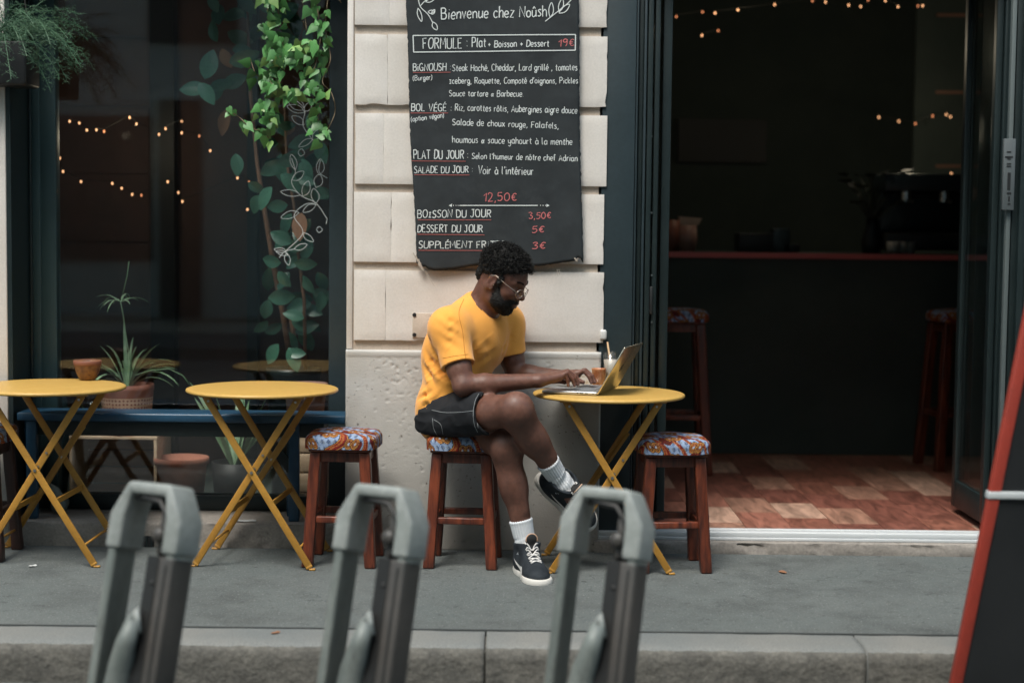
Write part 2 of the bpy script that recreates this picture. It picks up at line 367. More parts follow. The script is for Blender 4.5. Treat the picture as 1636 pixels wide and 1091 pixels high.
# pillar core
mb = MB(); mb.box(XL+.004, XR-.020, .018, .45, .0, ZT+.02); mb.build('pillar_core', M['stone_dirty'], bld)
def zz(y, px=600, Y=0): return at(px, y, Y).z
rows = [(553, 557+1)]
edges = [(431.5, 543.5), (307, 418.5), (181, 294), (54.5, 167.5), (-72, 40), (-200, -86)]
xb0 = at(565, 545, 0).x; xb1 = at(963.5, 545, 0).x
def stone_block(x0, x1, z0, z1, seed):
    """dressed block: slightly uneven face, chipped arrises"""
    nx = max(6, int((x1-x0)/.02)); nz = max(6, int((z1-z0)/.02)); vs = []; fs = []
    for i in range(nx+1):
        for j in range(nz+1):
            x = (x1-x0)*i/nx; z = (z1-z0)*j/nz
            e = min(i, nx-i, j, nz-j)
            y = .0012*noise.noise(Vector((x*4+seed, z*4, seed)))
            ch = noise.noise(Vector((x*17+seed, z*17, 2.2*seed)))
            xx, zz_ = x, z
            if e == 0:
                y += .003; k = max(0, ch-.28)*.014
                if j == 0: zz_ += k
                if j == nz: zz_ -= k
                if i == 0: xx += k
                if i == nx: xx -= k
            vs.append((xx, y, zz_))
    W = nz+1
    for i in range(nx):
        for j in range(nz): a = i*W+j; fs.append((a, a+W, a+W+1, a+1))
    # sides: boundary loop extruded back
    loop = [i*W for i in range(nx+1)] + [nx*W+j for j in range(1, nz+1)] + [i*W+nz for i in range(nx-1, -1, -1)] + [j for j in range(nz-1, 0, -1)]
    n0 = len(vs)
    for k in loop: v = vs[k]; vs.append((v[0], .022, v[2]))
    for k in range(len(loop)):
        k2 = (k+1) % len(loop); fs.append((loop[k], n0+k, n0+k2, loop[k2]))
    me = bpy.data.meshes.new('stone_block'); me.from_pydata(vs, [], fs); me.materials.append(M['stone']); me.shade_smooth()
    o = bpy.data.objects.new('stone_block', me); COL.objects.link(o); o.parent = bld; o.location = (x0, 0, z0)
    m = o.modifiers.new('e', 'EDGE_SPLIT'); m.split_angle = rad(50)
    return o
for k, (ya, yb) in enumerate(edges):
    z1, z0 = zz(ya), zz(yb)
    xs = at([617, 625, 612, 618, 620, 616][k], 300, 0).x
    dx = [.0, -.004, .004, 0, -.003, 0][k]
    stone_block(xb0+dx*.5, xs-.0002, z0, z1, k*3.1+1)
    stone_block(xs+.0002, xb1+dx, z0, z1, k*5.7+2)
# margin strip left of the blocks
mb = MB(); mb.box(XL, xb0-.006, .008, .05, zz(558), ZT+.01); mb.build('margin_strip', M['stone'], bld, bev=.003)
# plinth: one big pitted face
def plinth():
    z1 = zz(559); x0, x1 = XL-.001, at(957, 700, 0).x+.004; nx, nz = 200, 150; vs = []; fs = []
    for i in range(nx+1):
        for j in range(nz+1):
            x = x0+(x1-x0)*i/nx; z = z1*j/nz
            y = -.010 + .002*noise.noise(Vector((x*3, z*3, 0))) + .001*noise.noise(Vector((x*12, z*12, 5)))
            pit = noise.noise(Vector((x*55, z*75, 1))); reg = noise.noise(Vector((x*3.5, z*3.5, 9)))
            if z < z1-.03: y += max(0, pit-.47+.38*reg)*.009
            if z > z1-.028: y -= .002
            if j == nz: y += .006
            if i in (0, nx): y += .005
            vs.append((x, y, z))
    W = nz+1
    for i in range(nx):
        for j in range(nz): a = i*W+j; fs.append((a, a+W, a+W+1, a+1))
    loop = [i*W for i in range(nx+1)] + [nx*W+j for j in range(1, nz+1)] + [i*W+nz for i in range(nx-1, -1, -1)] + [j for j in range(nz-1, 0, -1)]
    n0 = len(vs)
    for k in loop: vs.append((vs[k][0], .45, vs[k][2]))
    for k in range(len(loop)):
        k2 = (k+1) % len(loop); fs.append((loop[k], n0+k, n0+k2, loop[k2]))
    o = mesh_obj('plinth', vs, fs, None, bld, smooth=True)
    m, t, b = new_mat('pitted_plinth_stone'); L = t.links.new
    tc = N(t, 'ShaderNodeTexCoord')
    n1 = N(t, 'ShaderNodeTexNoise'); n1.inputs['Scale'].default_value = 3.5; n1.inputs['Detail'].default_value = 8; L(tc.outputs['Object'], n1.inputs[0])
    cr = N(t, 'ShaderNodeValToRGB'); e = cr.color_ramp.elements; e[0].position=.35; e[0].color=(.40,.39,.365,1); e[1].position=.65; e[1].color=(.50,.49,.465,1); L(n1.outputs[0], cr.inputs[0])
    # grime rising from the pavement
    sx = N(t, 'ShaderNodeSeparateXYZ'); L(tc.outputs['Object'], sx.inputs[0])
    ad = N(t, 'ShaderNodeMath', operation='MULTIPLY_ADD'); ad.inputs[1].default_value=-.25; L(n1.outputs[0], ad.inputs[0]); L(sx.outputs[2], ad.inputs[2])
    mr = N(t, 'ShaderNodeMapRange'); mr.inputs['From Min'].default_value=-.12; mr.inputs['From Max'].default_value=.30; L(ad.outputs[0], mr.inputs[0])
    mx = N(t, 'ShaderNodeMix', data_type='RGBA'); L(mr.outputs[0], mx.inputs[0]); mx.inputs[6].default_value=(.27,.25,.225,1); L(cr.outputs[0], mx.inputs[7])
    # pits
    mp = N(t, 'ShaderNodeMapping'); mp.inputs['Scale'].default_value=(1,1,1.5); L(tc.outputs['Object'], mp.inputs[0])
    n2 = N(t, 'ShaderNodeTexNoise'); n2.inputs['Scale'].default_value=75; n2.inputs['Detail'].default_value=3; L(mp.outputs[0], n2.inputs[0])
    n3 = N(t, 'ShaderNodeTexNoise'); n3.inputs['Scale'].default_value=5; L(tc.outputs['Object'], n3.inputs[0])
    a2 = N(t, 'ShaderNodeMath', operation='MULTIPLY_ADD'); a2.inputs[1].default_value=.35; L(n3.outputs[0], a2.inputs[0]); L(n2.outputs[0], a2.inputs[2])
    m2 = N(t, 'ShaderNodeMapRange'); m2.inputs['From Min'].default_value=.86; m2.inputs['From Max'].default_value=.93; L(a2.outputs[0], m2.inputs[0])
    mx2 = N(t, 'ShaderNodeMix', data_type='RGBA'); L(m2.outputs[0], mx2.inputs[0]); L(mx.outputs[2], mx2.inputs[6]); mx2.inputs[7].default_value=(.16,.14,.12,1)
    L(mx2.outputs[2], b.inputs['Base Color']); b.inputs['Roughness'].default_value=.9
    bp = N(t, 'ShaderNodeBump'); bp.invert=True; bp.inputs['Strength'].default_value=.7; bp.inputs['Distance'].default_value=.006; L(m2.outputs[0], bp.inputs['Height'])
    b2 = N(t, 'ShaderNodeBump'); b2.inputs['Strength'].default_value=.3; b2.inputs['Distance'].default_value=.003
    n5 = N(t, 'ShaderNodeTexNoise'); n5.inputs['Scale'].default_value=160; L(tc.outputs['Object'], n5.inputs[0]); L(n5.outputs[0], b2.inputs['Height']); L(bp.outputs[0], b2.inputs['Normal']); L(b2.outputs[0], b.inputs['Normal'])
    o.data.materials.append(m)
plinth()
# stone repair patch with two dark dowel holes, cap on the pillar edge
a = at(659, 500, -.004); b_ = at(693, 540, -.004)
mb = MB(); mb.box(a.x, b_.x, -.0035, .002, b_.z, a.z); mb.build('repair_patch', M['stone_dirty'], bld, bev=.002)
for py in (503, 535):
    p = at(662, py, -.006); mb = MB(); mb.lathe([(0, -.0045), (.007, -.0045), (.009, .0)], (p.x, -.003, p.z), 10, 'Y'); mb.build('dowel_hole', M['black'], bld)
p = at(961, 535, -.01); q = MB(); q.box(p.x-.006, p.x+.022, -.012, .010, p.z-.021, p.z+.021); q.build('edge_cap', flat('white_plastic', (.6,.6,.58), .4), bld, bev=.008, seg=3)
# window ledge (left) and doorstep (right)
def rough_slab(name, x0, x1, y0, y1, z0, z1, mat, seed, amp=.004):
    nx = int((x1-x0)/.03); prof = [(y1, z1), ((y0+y1)/2, z1), (y0+.02, z1), (y0+.004, z1-.004), (y0, z1-.014), (y0, (z0+z1)/2), (y0-.003, z0+.005), (y0, z0)]
    vs = []; fs = []; n = len(prof)
    for i in range(nx+1):
        x = x0+(x1-x0)*i/nx
        for j, (y, z) in enumerate(prof):
            a = noise.noise(Vector((x*11+seed, j*2.3, seed))); b = noise.noise(Vector((x*33, j*5.1, seed)))
            dy = amp*(a+.6*b) if j >= 2 else 0; dz = (amp*.8*(b-.3) if j in (3, 4) else 0)
            if j == 4: dy += max(0, b-.25)*.03
            vs.append((x, y+dy, z+dz))
    for i in range(nx):
        for j in range(n-1): a = i*n+j; fs.append((a, a+1, a+n+1, a+n))
    o = mesh_obj(name, vs, fs, mat, bld, smooth=True); m = o.modifiers.new('e', 'EDGE_SPLIT'); m.split_angle = rad(45); return o
ZL = .106
rough_slab('window_ledge', XWL, XL-.002, -.012, .42, -.01, ZL, M['cement'], 3)
rough_slab('doorstep', XR-.02, XDR+2.4, -.03, .10, -.01, .052, M['cement'], 8)
mb = MB(); a = at(215, 856, -.02); b_ = at(246, 876, -.02)
mb.box(a.x, b_.x, -.0185, -.012, b_.z+.004, a.z); mb.build('air_vent', M['black'], bld)
for k in range(4):
    xx = a.x+(b_.x-a.x)*(k+.5)/4; mb = MB(); mb.box(xx-.003, xx+.003, -.022, -.0184, b_.z+.006, a.z-.002); mb.build('vent_bar', M['slate_dark'], bld)
# sill
mb = MB(); mb.box(XDL-.25, XDR, -.004, .045, .0525, .066); mb.box(XDL-.25, XDR, .0, .05, .0665, .088); mb.box(XDL-.25, XDR, .07, .10, .0665, .088); mb.build('threshold', M['alu'], bld, bev=.002)
mb = MB(); mb.box(XDL-.25, XDR, .05, .07, .05, .078); mb.build('threshold_track', M['slate_dark'], bld)

# ------------------------------------------------------------- window
YG = .30
win = thing('shop_window', 'large dark shop window with painted white leaf sprigs left of the stone pillar', 'window', (0, 0, 0))
xa = XWL; xj0 = at(45, 545, YG-.03).x; xj1 = at(90, 545, YG-.03).x; xr0 = at(525, 545, YG-.03).x; xr1 = XL
mb = MB(); mb.box(xa+.001, xa+.02, .004, YG+.05, ZL+.001, ZT); mb.build('reveal_lining', M['slate_dark'], win)
mb = MB(); mb.box(xa+.021, at(52, 545, YG-.05).x, YG-.05, YG+.05, ZL+.002, ZT); mb.build('left_jamb', M['slate_dark'], win, bev=.003)
mb = MB(); mb.box(at(52.6, 545, YG-.03).x, at(66, 545, YG-.03).x, YG-.03, YG+.05, ZL+.002, ZT); mb.box(at(66.3, 545, YG-.02).x, xj1, YG-.02, YG+.05, ZL+.002, ZT); mb.build('teal_jamb', M['teal'], win, bev=.003)
mb = MB(); mb.box(xr0, xr1+.03, YG-.03, YG+.05, ZL+.002, ZT); mb.build('right_jamb', M['slate'], win, bev=.003)
mb = MB(); mb.box(xj1+.001, xr0-.001, YG-.028, YG+.045, ZL+.003, ZL+.07); mb.build('bottom_rail', M['slate_dark'], win, bev=.003)
mb = MB(); mb.box(xj1+.001, xr0-.001, YG-.028, YG+.045, ZT-.12, ZT-.001); mb.build('top_rail', M['slate_dark'], win)
mb = MB(); mb.box(xj1+.002, xr0-.002, YG, YG+.006, ZL+.071, ZT-.121); mb.build('pane', M['glass'], win)
# white painted sprigs on the pane (strokes as ribbons on the glass)
def ribbon(mb, pts, w, ofs=0.0, nrm=Vector((0, -1, 0))):
    pts = [Vector(p) for p in pts]
    if len(pts) < 2: return
    vs = []; fs = []
    for i, p in enumerate(pts):
        d = pts[min(i+1, len(pts)-1)] - pts[max(0, i-1)]
        if d.length < 1e-9: d = Vector((1, 0, 0))
        s = d.normalized().cross(nrm)*w/2
        vs += [p-s+nrm*ofs, p+s+nrm*ofs]
    for i in range(len(pts)-1): fs.append((2*i, 2*i+1, 2*i+3, 2*i+2))
    mb.add(vs, fs)
def cr_spline(pts, k=6):
    P = [Vector((p[0], p[1])) for p in pts]; P = [P[0]*2-P[1]] + P + [P[-1]*2-P[-2]]; out = []
    for i in range(1, len(P)-2):
        for j in range(k):
            t = j/k; a, b, c, d = P[i-1], P[i], P[i+1], P[i+2]
            out.append(.5*((2*b)+(c-a)*t+(2*a-5*b+4*c-d)*t*t+(3*b-a-3*c+d)*t**3))
    out.append(P[-2]); return out
def px_stroke(mb, pts, Y, w, k=6, ofs=.0):
    ribbon(mb, [at(p.x, p.y, Y) for p in (cr_spline(pts, k) if len(pts) > 2 else [Vector(q) for q in pts])], w, ofs)
def leaf_outline(x, y, ang, L, W):
    c, s = math.cos(ang), math.sin(ang)
    pr = [(0, 0), (.3, .42), (.65, .42), (1, 0), (.65, -.35), (.3, -.3), (0, 0)]
    return [(x+c*a*L-s*b*W, y+s*a*L+c*b*W) for a, b in pr]
mb = MB(); D2 = math.radians
sp = [[(458, 150), (472, 160), (487, 176), (484, 200), (498, 222)], [(466, 253), (472, 275), (466, 292), (480, 312), (505, 325), (523, 350)],
      [(512, 256), (510, 275), (523, 285)], [(505, 325), (487, 327), (470, 345), (484, 372), (458, 400)], [(523, 350), (521, 358)], [(446, 412), (455, 402), (470, 398)], [(498,222),(503,228)]]
for s_ in sp: px_stroke(mb, s_, YG, .0024, ofs=.003)
for (x, y, a, L, W) in [(487,176,-150,30,26),(487,180,200,30,20),(486,178,-50,18,16),(486,200,-145,24,18),(500,222,150,26,14),(500,224,-60,18,16),
                        (472,272,-105,26,16),(466,288,-35,24,18),(480,250,-80,12,16),(510,280,-85,26,20),(505,300,-75,22,22),(480,312,-170,32,16),(484,314,-70,26,20),
                        (505,325,-100,24,20),(505,327,150,24,16),(478,340,165,30,18),(484,372,40,22,14),(470,398,-20,22,14),(458,402,190,20,12),(458,404,80,20,14),(510,372,-90,10,14),(460,408,-160,20,12)]:
    px_stroke(mb, leaf_outline(x, y, D2(a), L, W*.75), YG, .0021, 4, ofs=.003)
mb.build('painted_sprig', M['decal'], win)

# ------------------------------------------------------------- pilaster and folded door leaves
dr = thing('door_frame', 'dark slate door surround with folded glazed leaves round the open doorway', 'door frame', (0, 0, 0))
def vbox(name, p0, p1, y0, y1, z0, z1, mat, bev=.002, par=None):
    a = at(p0, 545, y0).x; b = at(p1, 545, y0).x
    mb = MB(); mb.box(a, b, y0, y1, z0, z1); return mb.build(name, M[mat], par or dr, bev=bev)
vbox('pilaster', 957, 1009, .012, .40, .0, ZT, 'slate')
vbox('pilaster_bead', 1009.6, 1013, .02, .30, .06, ZT, 'slate')
vbox('frame_strip', 1014, 1021, .045, .45, .089, ZT, 'slate_dark'); vbox('frame_strip', 1022, 1026, .03, .30, .089, ZT, 'slate')
def leaf_edge(px0, px1, y0, y1):
    a = at(px0, 545, y0).x; b = at(px1, 545, y0).x
    mb = MB(); mb.box(a, b, y0, y0+.05, .12, 2.9); mb.box(a, b, y1-.05, y1, .12, 2.9); mb.box(a, b, y0+.051, y1-.051, .12, .24); mb.box(a, b, y0+.051, y1-.051, 2.8, 2.9)
    o = mb.build('folded_leaf', M['slate_dark'], dr, bev=.003)
    m2 = MB(); m2.box((a+b)/2-.003, (a+b)/2+.003, y0+.052, y1-.052, .242, 2.798); m2.build('pane', M['glass'], o)
leaf_edge(1028, 1036, .035, .62); leaf_edge(1039, 1047, .05, .62); leaf_edge(1052, 1066, .10, .68)
for py in (154, 176, 218, 340, 440, 515):
    p = at(1041, py, .045); mb = MB(); mb.lathe([(0, -.006), (.004, -.006), (.005, 0)], (p.x, .0495, p.z), 8, 'Y'); mb.build('hinge_screw', M['steel'], dr)
for py, h in ((197, 30), (480, 44), (715, 30)):
    p = at(1040, py, .04); mb = MB(); mb.box(p.x-.006, p.x+.006, .036, .049, p.z-h/760, p.z+h/760); mb.build('hinge', M['black'], dr, bev=.002)
leaf_edge(1578, 1588, .08, .58); leaf_edge(1591, 1597, .06, .58)
vbox('frame_strip', 1598, 1601, .04, .45, .089, ZT, 'slate_dark')
vbox('frame_strip', 1622, 1632, .0, .42, .0, ZT, 'slate_dark')
vbox('grey_profile', 1601.5, 1608.5, .015, .12, .089, ZT, 'greystrip', .003)
vbox('frame_strip', 1609.5, 1621, .03, .3, .089, ZT, 'slate_dark')
a = at(1604, 222, .0); b_ = at(1619, 336, .0)
mb = MB(); mb.box(a.x, b_.x, -.006, .014, b_.z, a.z); pl = mb.build('instruction_plate', M['greyplate'], dr, bev=.002)
mb = MB()
for yy, hh, w_ in ((243, 1, .5), (251, 1.2, .9), (254, 1, .4), (262, 1, .5), (266, 1, .5), (290, 14, .35), (309, 1.5, .5), (318, 4, .2), (326, 1, .3)):
    p = at(1612, yy, -.007); mb.box(p.x-.018*w_, p.x+.018*w_, -.0075, -.0062, p.z-hh*.0026, p.z+hh*.0026)
mb.build('plate_print', M['black'], pl)
# shopfront continuing right of the doorway, out of frame
mb = MB(); mb.box(at(1632, 545, 0).x+.002, XDR+2.4, .002, .42, 0.0, ZT); mb.build('side_panel', M['slate_dark'], dr)

# ------------------------------------------------------------- interior
FZ = .086
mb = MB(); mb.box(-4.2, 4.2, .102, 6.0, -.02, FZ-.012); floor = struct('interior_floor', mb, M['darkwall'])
mplank, t, b = new_mat('laminate_plank'); L = t.links.new
oi = N(t, 'ShaderNodeObjectInfo'); tc = N(t, 'ShaderNodeTexCoord'); mp = N(t, 'ShaderNodeMapping'); mp.inputs['Scale'].default_value = (9, 1.6, 4)
cb = N(t, 'ShaderNodeCombineXYZ'); mu = N(t, 'ShaderNodeMath', operation='MULTIPLY'); mu.inputs[1].default_value = 53; L(oi.outputs['Random'], mu.inputs[0]); L(mu.outputs[0], cb.inputs[0]); L(mu.outputs[0], cb.inputs[1])
L(tc.outputs['Object'], mp.inputs[0]); L(cb.outputs[0], mp.inputs['Location'])
n1 = N(t, 'ShaderNodeTexNoise'); n1.inputs['Scale'].default_value = 2.2; n1.inputs['Detail'].default_value = 7; n1.inputs['Distortion'].default_value = 1.4; L(mp.outputs[0], n1.inputs[0])
cr = N(t, 'ShaderNodeValToRGB'); e = cr.color_ramp.elements; e[0].position = 0; e[0].color = (.19,.072,.052,1); e[1].position = 1; e[1].color = (.50,.36,.27,1); cr.color_ramp.interpolation = 'CONSTANT'
for p_, c_ in ((.3, (.29,.12,.085,1)), (.5, (.24,.095,.065,1)), (.66, (.43,.27,.20,1)), (.82, (.32,.17,.12,1))): q = e.new(p_); q.color = c_
L(oi.outputs['Random'], cr.inputs[0])
mr = N(t, 'ShaderNodeMapRange'); mr.inputs['From Min'].default_value = .3; mr.inputs['From Max'].default_value = .7; mr.inputs['To Min'].default_value = .50; mr.inputs['To Max'].default_value = 1.35; L(n1.outputs[0], mr.inputs[0])
sc = N(t, 'ShaderNodeVectorMath', operation='SCALE'); L(cr.outputs[0], sc.inputs[0]); L(mr.outputs[0], sc.inputs['Scale']); L(sc.outputs[0], b.inputs['Base Color']); b.inputs['Roughness'].default_value = .42
pw, plen = .20, .40
me = bpy.data.meshes.new('plank'); mb = MB(); mb.box(.001, pw-.001, .001, plen-.001, -.011, 0); me.from_pydata(mb.v, [], mb.f); me.materials.append(mplank)
rr = random.Random(11)
for i in range(-1, 14):
    for j in range(7):
        o = bpy.data.objects.new('plank', me); COL.objects.link(o); o.parent = floor; o.location = (.42+i*pw, .103+(j*plen)-(.0 if j == 0 else (i % 3)*plen/3), FZ-.0003*((i+j) % 3))
        if j == 0: o.scale = (1, 1-(i % 3)/3 if i % 3 else 1, 1)
room = thing('cafe_room', 'dim cafe interior walls and ceiling seen through doorway and window', 'interior', (0, 0, 0))
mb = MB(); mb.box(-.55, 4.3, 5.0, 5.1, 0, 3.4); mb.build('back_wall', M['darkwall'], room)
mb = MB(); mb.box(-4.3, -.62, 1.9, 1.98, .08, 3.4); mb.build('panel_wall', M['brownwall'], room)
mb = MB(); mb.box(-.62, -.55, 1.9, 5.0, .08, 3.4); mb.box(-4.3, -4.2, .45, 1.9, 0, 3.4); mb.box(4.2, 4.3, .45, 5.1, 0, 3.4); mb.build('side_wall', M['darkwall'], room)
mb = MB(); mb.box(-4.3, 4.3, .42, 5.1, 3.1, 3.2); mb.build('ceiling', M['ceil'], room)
p0 = at(240, 300, 1.8).x; p1 = at(278, 300, 1.8).x
mb = MB(); mb.box(p0, p1, 1.80, 1.899, .09, 3.1); mb.build('dark_strip', M['black'], room)  # black strip put in for an unlit gap in the wall
p0 = at(395, 300, 1.85).x; p1 = at(412, 300, 1.85).x
mb = MB(); mb.box(p0, p1, 1.84, 1.899, .09, 3.1); mb.build('dark_strip', M['slate_dark'], room)
for k in range(7):
    zc = .55+k*.36; mb = MB(); mb.box(-4.1, at(238, 300, 1.88).x, 1.885, 1.899, zc, zc+.345); mb.build('wall_panel', M['brownwall'], room)
# counter
YC = 2.40; xc0 = at(1000, 500, YC).x; xc1 = at(1541, 500, YC).x; ZC = at(1300, 405, YC).z
ctr = thing('bar_counter', 'long dark bar counter with a thin red edge at the back of the room', 'counter', (0, 0, 0))
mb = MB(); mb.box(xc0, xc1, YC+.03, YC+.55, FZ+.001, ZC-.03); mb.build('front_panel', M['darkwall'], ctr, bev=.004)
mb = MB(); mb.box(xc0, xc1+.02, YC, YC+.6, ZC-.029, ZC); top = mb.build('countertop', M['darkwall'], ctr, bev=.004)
mb = MB(); mb.box(xc0, xc1+.02, YC-.006, YC-.0005, ZC-.030, ZC+.001); mb.build('red_edge', M['redtrim'], top)
tag(ctr, ctr['label'], 'counter')
# shelves at the right
sh = thing('wall_shelf', 'dark wall shelves holding bottles beside the round clock', 'shelf', (0, 0, 0))
YS = 3.9
for py in (22, 145, 263):
    a = at(1495, py, YS); b_ = at(1565, py, YS); mb = MB(); mb.box(a.x, b_.x+.3, YS, YS+.3, a.z-.02, a.z); mb.build('shelf_board', M['crate_dark'], sh)
a = at(1495, 100, YS); mb = MB(); mb.box(a.x-.03, a.x-.001, YS, YS+.3, FZ+.6, 2.9); mb.build('upright', M['darkwall'], sh)
botm = {}
def bottle(px, py, Y, h, r, col, label):
    p = at(px, py, Y); nm = 'bottle_glass_%d' % int(col[0]*1000)
    if nm not in botm: botm[nm] = flat(nm, col, .25)
    o = MB().lathe([(0, 0), (r, 0), (r, h*.6), (r*.35, h*.78), (r*.32, h), (0, h)], (0, 0, 0), 14).build('bottle', botm[nm], smooth=True); o.location = p
    return tag(o, label, 'bottle', 'bottles on the wall shelves')
bottle(1528, 262, YS+.14, .26, .04, (.20,.18,.15), 'clear grey bottle standing behind the others on the lowest wall shelf')
bottle(1547, 262, YS+.12, .30, .035, (.30,.05,.09), 'pink bottle on the lowest wall shelf above the clock')
bottle(1520, 262, YS+.12, .34, .04, (.12,.09,.03), 'amber bottle on the lowest wall shelf left of the pink bottle')
bottle(1558, 144, YS+.12, .26, .04, (.05,.12,.06), 'green bottle on the middle wall shelf')
bottle(1535, 144, YS+.12, .30, .035, (.14,.05,.02), 'reddish brown bottle on the middle wall shelf')
bottle(1508, 144, YS+.12, .22, .05, (.16,.10,.06), 'squat brown bottle at the left end of the middle wall shelf')
bottle(1560, 21, YS+.12, .2, .05, (.28,.10,.05), 'orange brown bottle at the right end of the top wall shelf')
p = at(1546, 310, YS-.05); ck = thing('wall_clock', 'small round pale clock on the dark wall under the shelves', 'clock', p)
MB().lathe([(0, -.02), (.045, -.02), (.045, .02), (0, .02)], (0, 0, 0), 28, 'Y').build('clock_face', flat('clock_face', (.30,.24,.19), .6), ck)
MB().lathe([(.045, -.03), (.056, -.026), (.056, .02), (.045, .02)], (0, 0, 0), 28, 'Y').build('clock_rim', M['crate_dark'], ck, smooth=True)
mb = MB(); mb.bar((0, -.023, 0), (0, -.023, .032), .005, .002); mb.bar((0, -.024, 0), (.018, -.024, -.014), .005, .002); mb.build('clock_hands', M['black'], ck)
mb = MB(); mb.box(p.x-.35, p.x+.35, YS+.001, YS+.05, FZ, 3.1); mb.build('clock_wall', M['darkwall'], room)
# things on the counter
for i, (px, w_, h, d_, mt) in enumerate([(1205, .20, .11, .22, 'black'), (1245, .10, .14, .12, 'slate'), (1262, .09, .05, .1, 'black')]):
    x = at(px, 400, YC+.3).x; mb = MB(); mb.box(x-w_/2, x+w_/2, YC+.22, YC+.22+d_, ZC+.001, ZC+h); q_ = mb.build('box', M[mt], bev=.006)
    tag(q_, ['low wide black box on the bar counter', 'grey box on the bar counter right of the low black one', 'smallest black box of the three on the bar counter'][i], 'box')
cm = thing('coffee_machine', 'dark coffee machine on the bar counter left of the clock', 'coffee machine', (at(1470, 400, YC+.3).x, YC+.3, ZC+.001))
mb = MB(); mb.box(-.24, .24, -.16, .2, .02, .12); mb.build('base', M['black'], cm, bev=.01); mb = MB(); mb.box(-.24, .24, 0.0, .2, .121, .36); mb.build('back_body', M['slate_dark'], cm, bev=.01)
mb = MB(); mb.box(-.25, .25, -.16, .2, .361, .46); mb.build('head', M['slate'], cm, bev=.012)
for sx in (-.11, .11):
    q = MB(); q.tube([(sx, -.08, .362), (sx, -.08, .30)], .03, 12); q.tube([(sx, -.08, .315), (sx, -.22, .30)], .01, 8); q.build('group_head', M['steel'], cm)
for i, px in enumerate((1425, 1440, 1452)):
    q = MB().lathe([(0,0),(.035,0),(.04,.07),(.036,.07),(.03,.01),(0,.01)], (0,0,0), 16).build('coffee_cup', flat('cup_white_%d' % i, (.35,.33,.30), .4), smooth=True)
    q.location = (at(px, 400, YC+.15).x, YC+.12+.02*i, ZC+.001); tag(q, ['leftmost', 'middle', 'rightmost'][i]+' of three pale coffee cups on the counter by the coffee machine', 'cup')
mb = MB(); a = at(1085, 190, 4.9); b_ = at(1225, 260, 4.9); mb.box(a.x, b_.x, 4.93, 4.99, b_.z, a.z); tag(mb.build('wall_panel', M['black']), 'dark rectangular panel on the back wall above the counter', 'panel')
def potthing(name, label, cat, px, py, Y, h, r, mat):
    p = at(px, py, Y); o = MB().lathe([(0, 0), (r*.8, 0), (r, h*.5), (r*.9, h), (r*.8, h), (r*.78, h*.2), (0, h*.2)], (0,0,0), 20).build(name, mat, smooth=True); o.location = p; o.location.z = ZC+.001; return tag(o, label, cat)
potthing('jar', 'pale pink jar at the left end of the bar counter', 'jar', 1097, 400, YC+.2, .15, .06, flat('pink_ceramic', (.30,.16,.13), .5))
potthing('jar', 'reddish jar hidden half behind the door edge on the bar counter', 'jar', 1073, 400, YC+.2, .18, .05, flat('red_ceramic', (.25,.09,.06), .5))
pc = at(1100, 372, YC+.22); mb = MB(); mb.add([(-.05,0,0),(.05,0,0),(.075,0,.04),(-.06,.0,.05),(-.05,.08,0),(.05,.08,0),(.075,.08,.04),(-.06,.08,.05)], [(0,1,2,3),(7,6,5,4),(0,4,5,1),(1,5,6,2),(2,6,7,3),(3,7,4,0)])
o = mb.build('paper_tray', flat('pale_paper', (.42,.33,.27), .7)); o.location = (pc.x, YC+.2, ZC+.152); tag(o, 'pale paper tray resting on the pink jar on the counter', 'tray')
vz = thing('vase_plant', 'dark leafy plant in a slim vase standing on the bar counter', 'plant', (at(1392, 400, YC+.25).x, YC+.25, ZC+.001))
MB().lathe([(0,0),(.05,0),(.06,.06),(.035,.16),(.03,.2),(0,.2)], (0,0,0), 16).build('vase', M['black'], vz, smooth=True)
mb = MB(); rr = random.Random(3)
for k in range(26):
    a = rr.uniform(0, 6.28); e_ = rr.uniform(.05, .2); h = rr.uniform(.28, .48); mb.tube([(0,0,.18), (e_*.5*math.cos(a), e_*.5*math.sin(a), h*.8), (e_*math.cos(a), e_*math.sin(a), h)], .004, 4)
    c = Vector((e_*math.cos(a), e_*math.sin(a), h)); d = Vector((math.cos(a), math.sin(a), .1))*.06; s_ = Vector((-math.sin(a), math.cos(a), .3))*.028
    mb.add([c-d*.4, c+s_, c+d, c-s_], [(0,1,2,3)])
mb.build('foliage', flat('dark_foliage', (.02,.03,.02), .6), vz)

SGL = 1.0
# string lights ------------------------------------------------------
def string_light(label, pts, Y, dim=()):
    W3 = [at(x, y, Y+.12*math.sin(i*1.7)) for i, (x, y) in enumerate(pts)]
    t = thing('string_light', label, 'string lights', W3[0], group='warm string lights inside')
    L0 = W3[0]; mb = MB(); path = []
    for a, b in zip(W3[:-1], W3[1:]):
        for k in range(4):
            u = k/4; p = a.lerp(b, u); p.z += .012-.05*(b-a).length*4*u*(1-u)*.4; path.append(p-L0)
    path.append(W3[-1]-L0+Vector((0, 0, .012))); mb.tube(path, .0015, 4); mb.build('wire', M['wire'], t)
    me = bpy.data.meshes.new('bulb'); q = MB(); q.lathe([(0, -.008), (.004, -.004), (.005, 0), (.0035, .005), (0, .007)], (0,0,0), 8); me.from_pydata(q.v, [], q.f); me.materials.append(M['bulb']); me.shade_smooth()
    md = me.copy(); md.materials.clear(); md.materials.append(M['bulbdim'])
    for i, p in enumerate(W3):
        o = bpy.data.objects.new('bulb', md if i in dim else me); COL.objects.link(o); o.parent = t; o.location = p-L0
z1 = lambda L: [(x/2.921, y/2.921) for x, y in L]
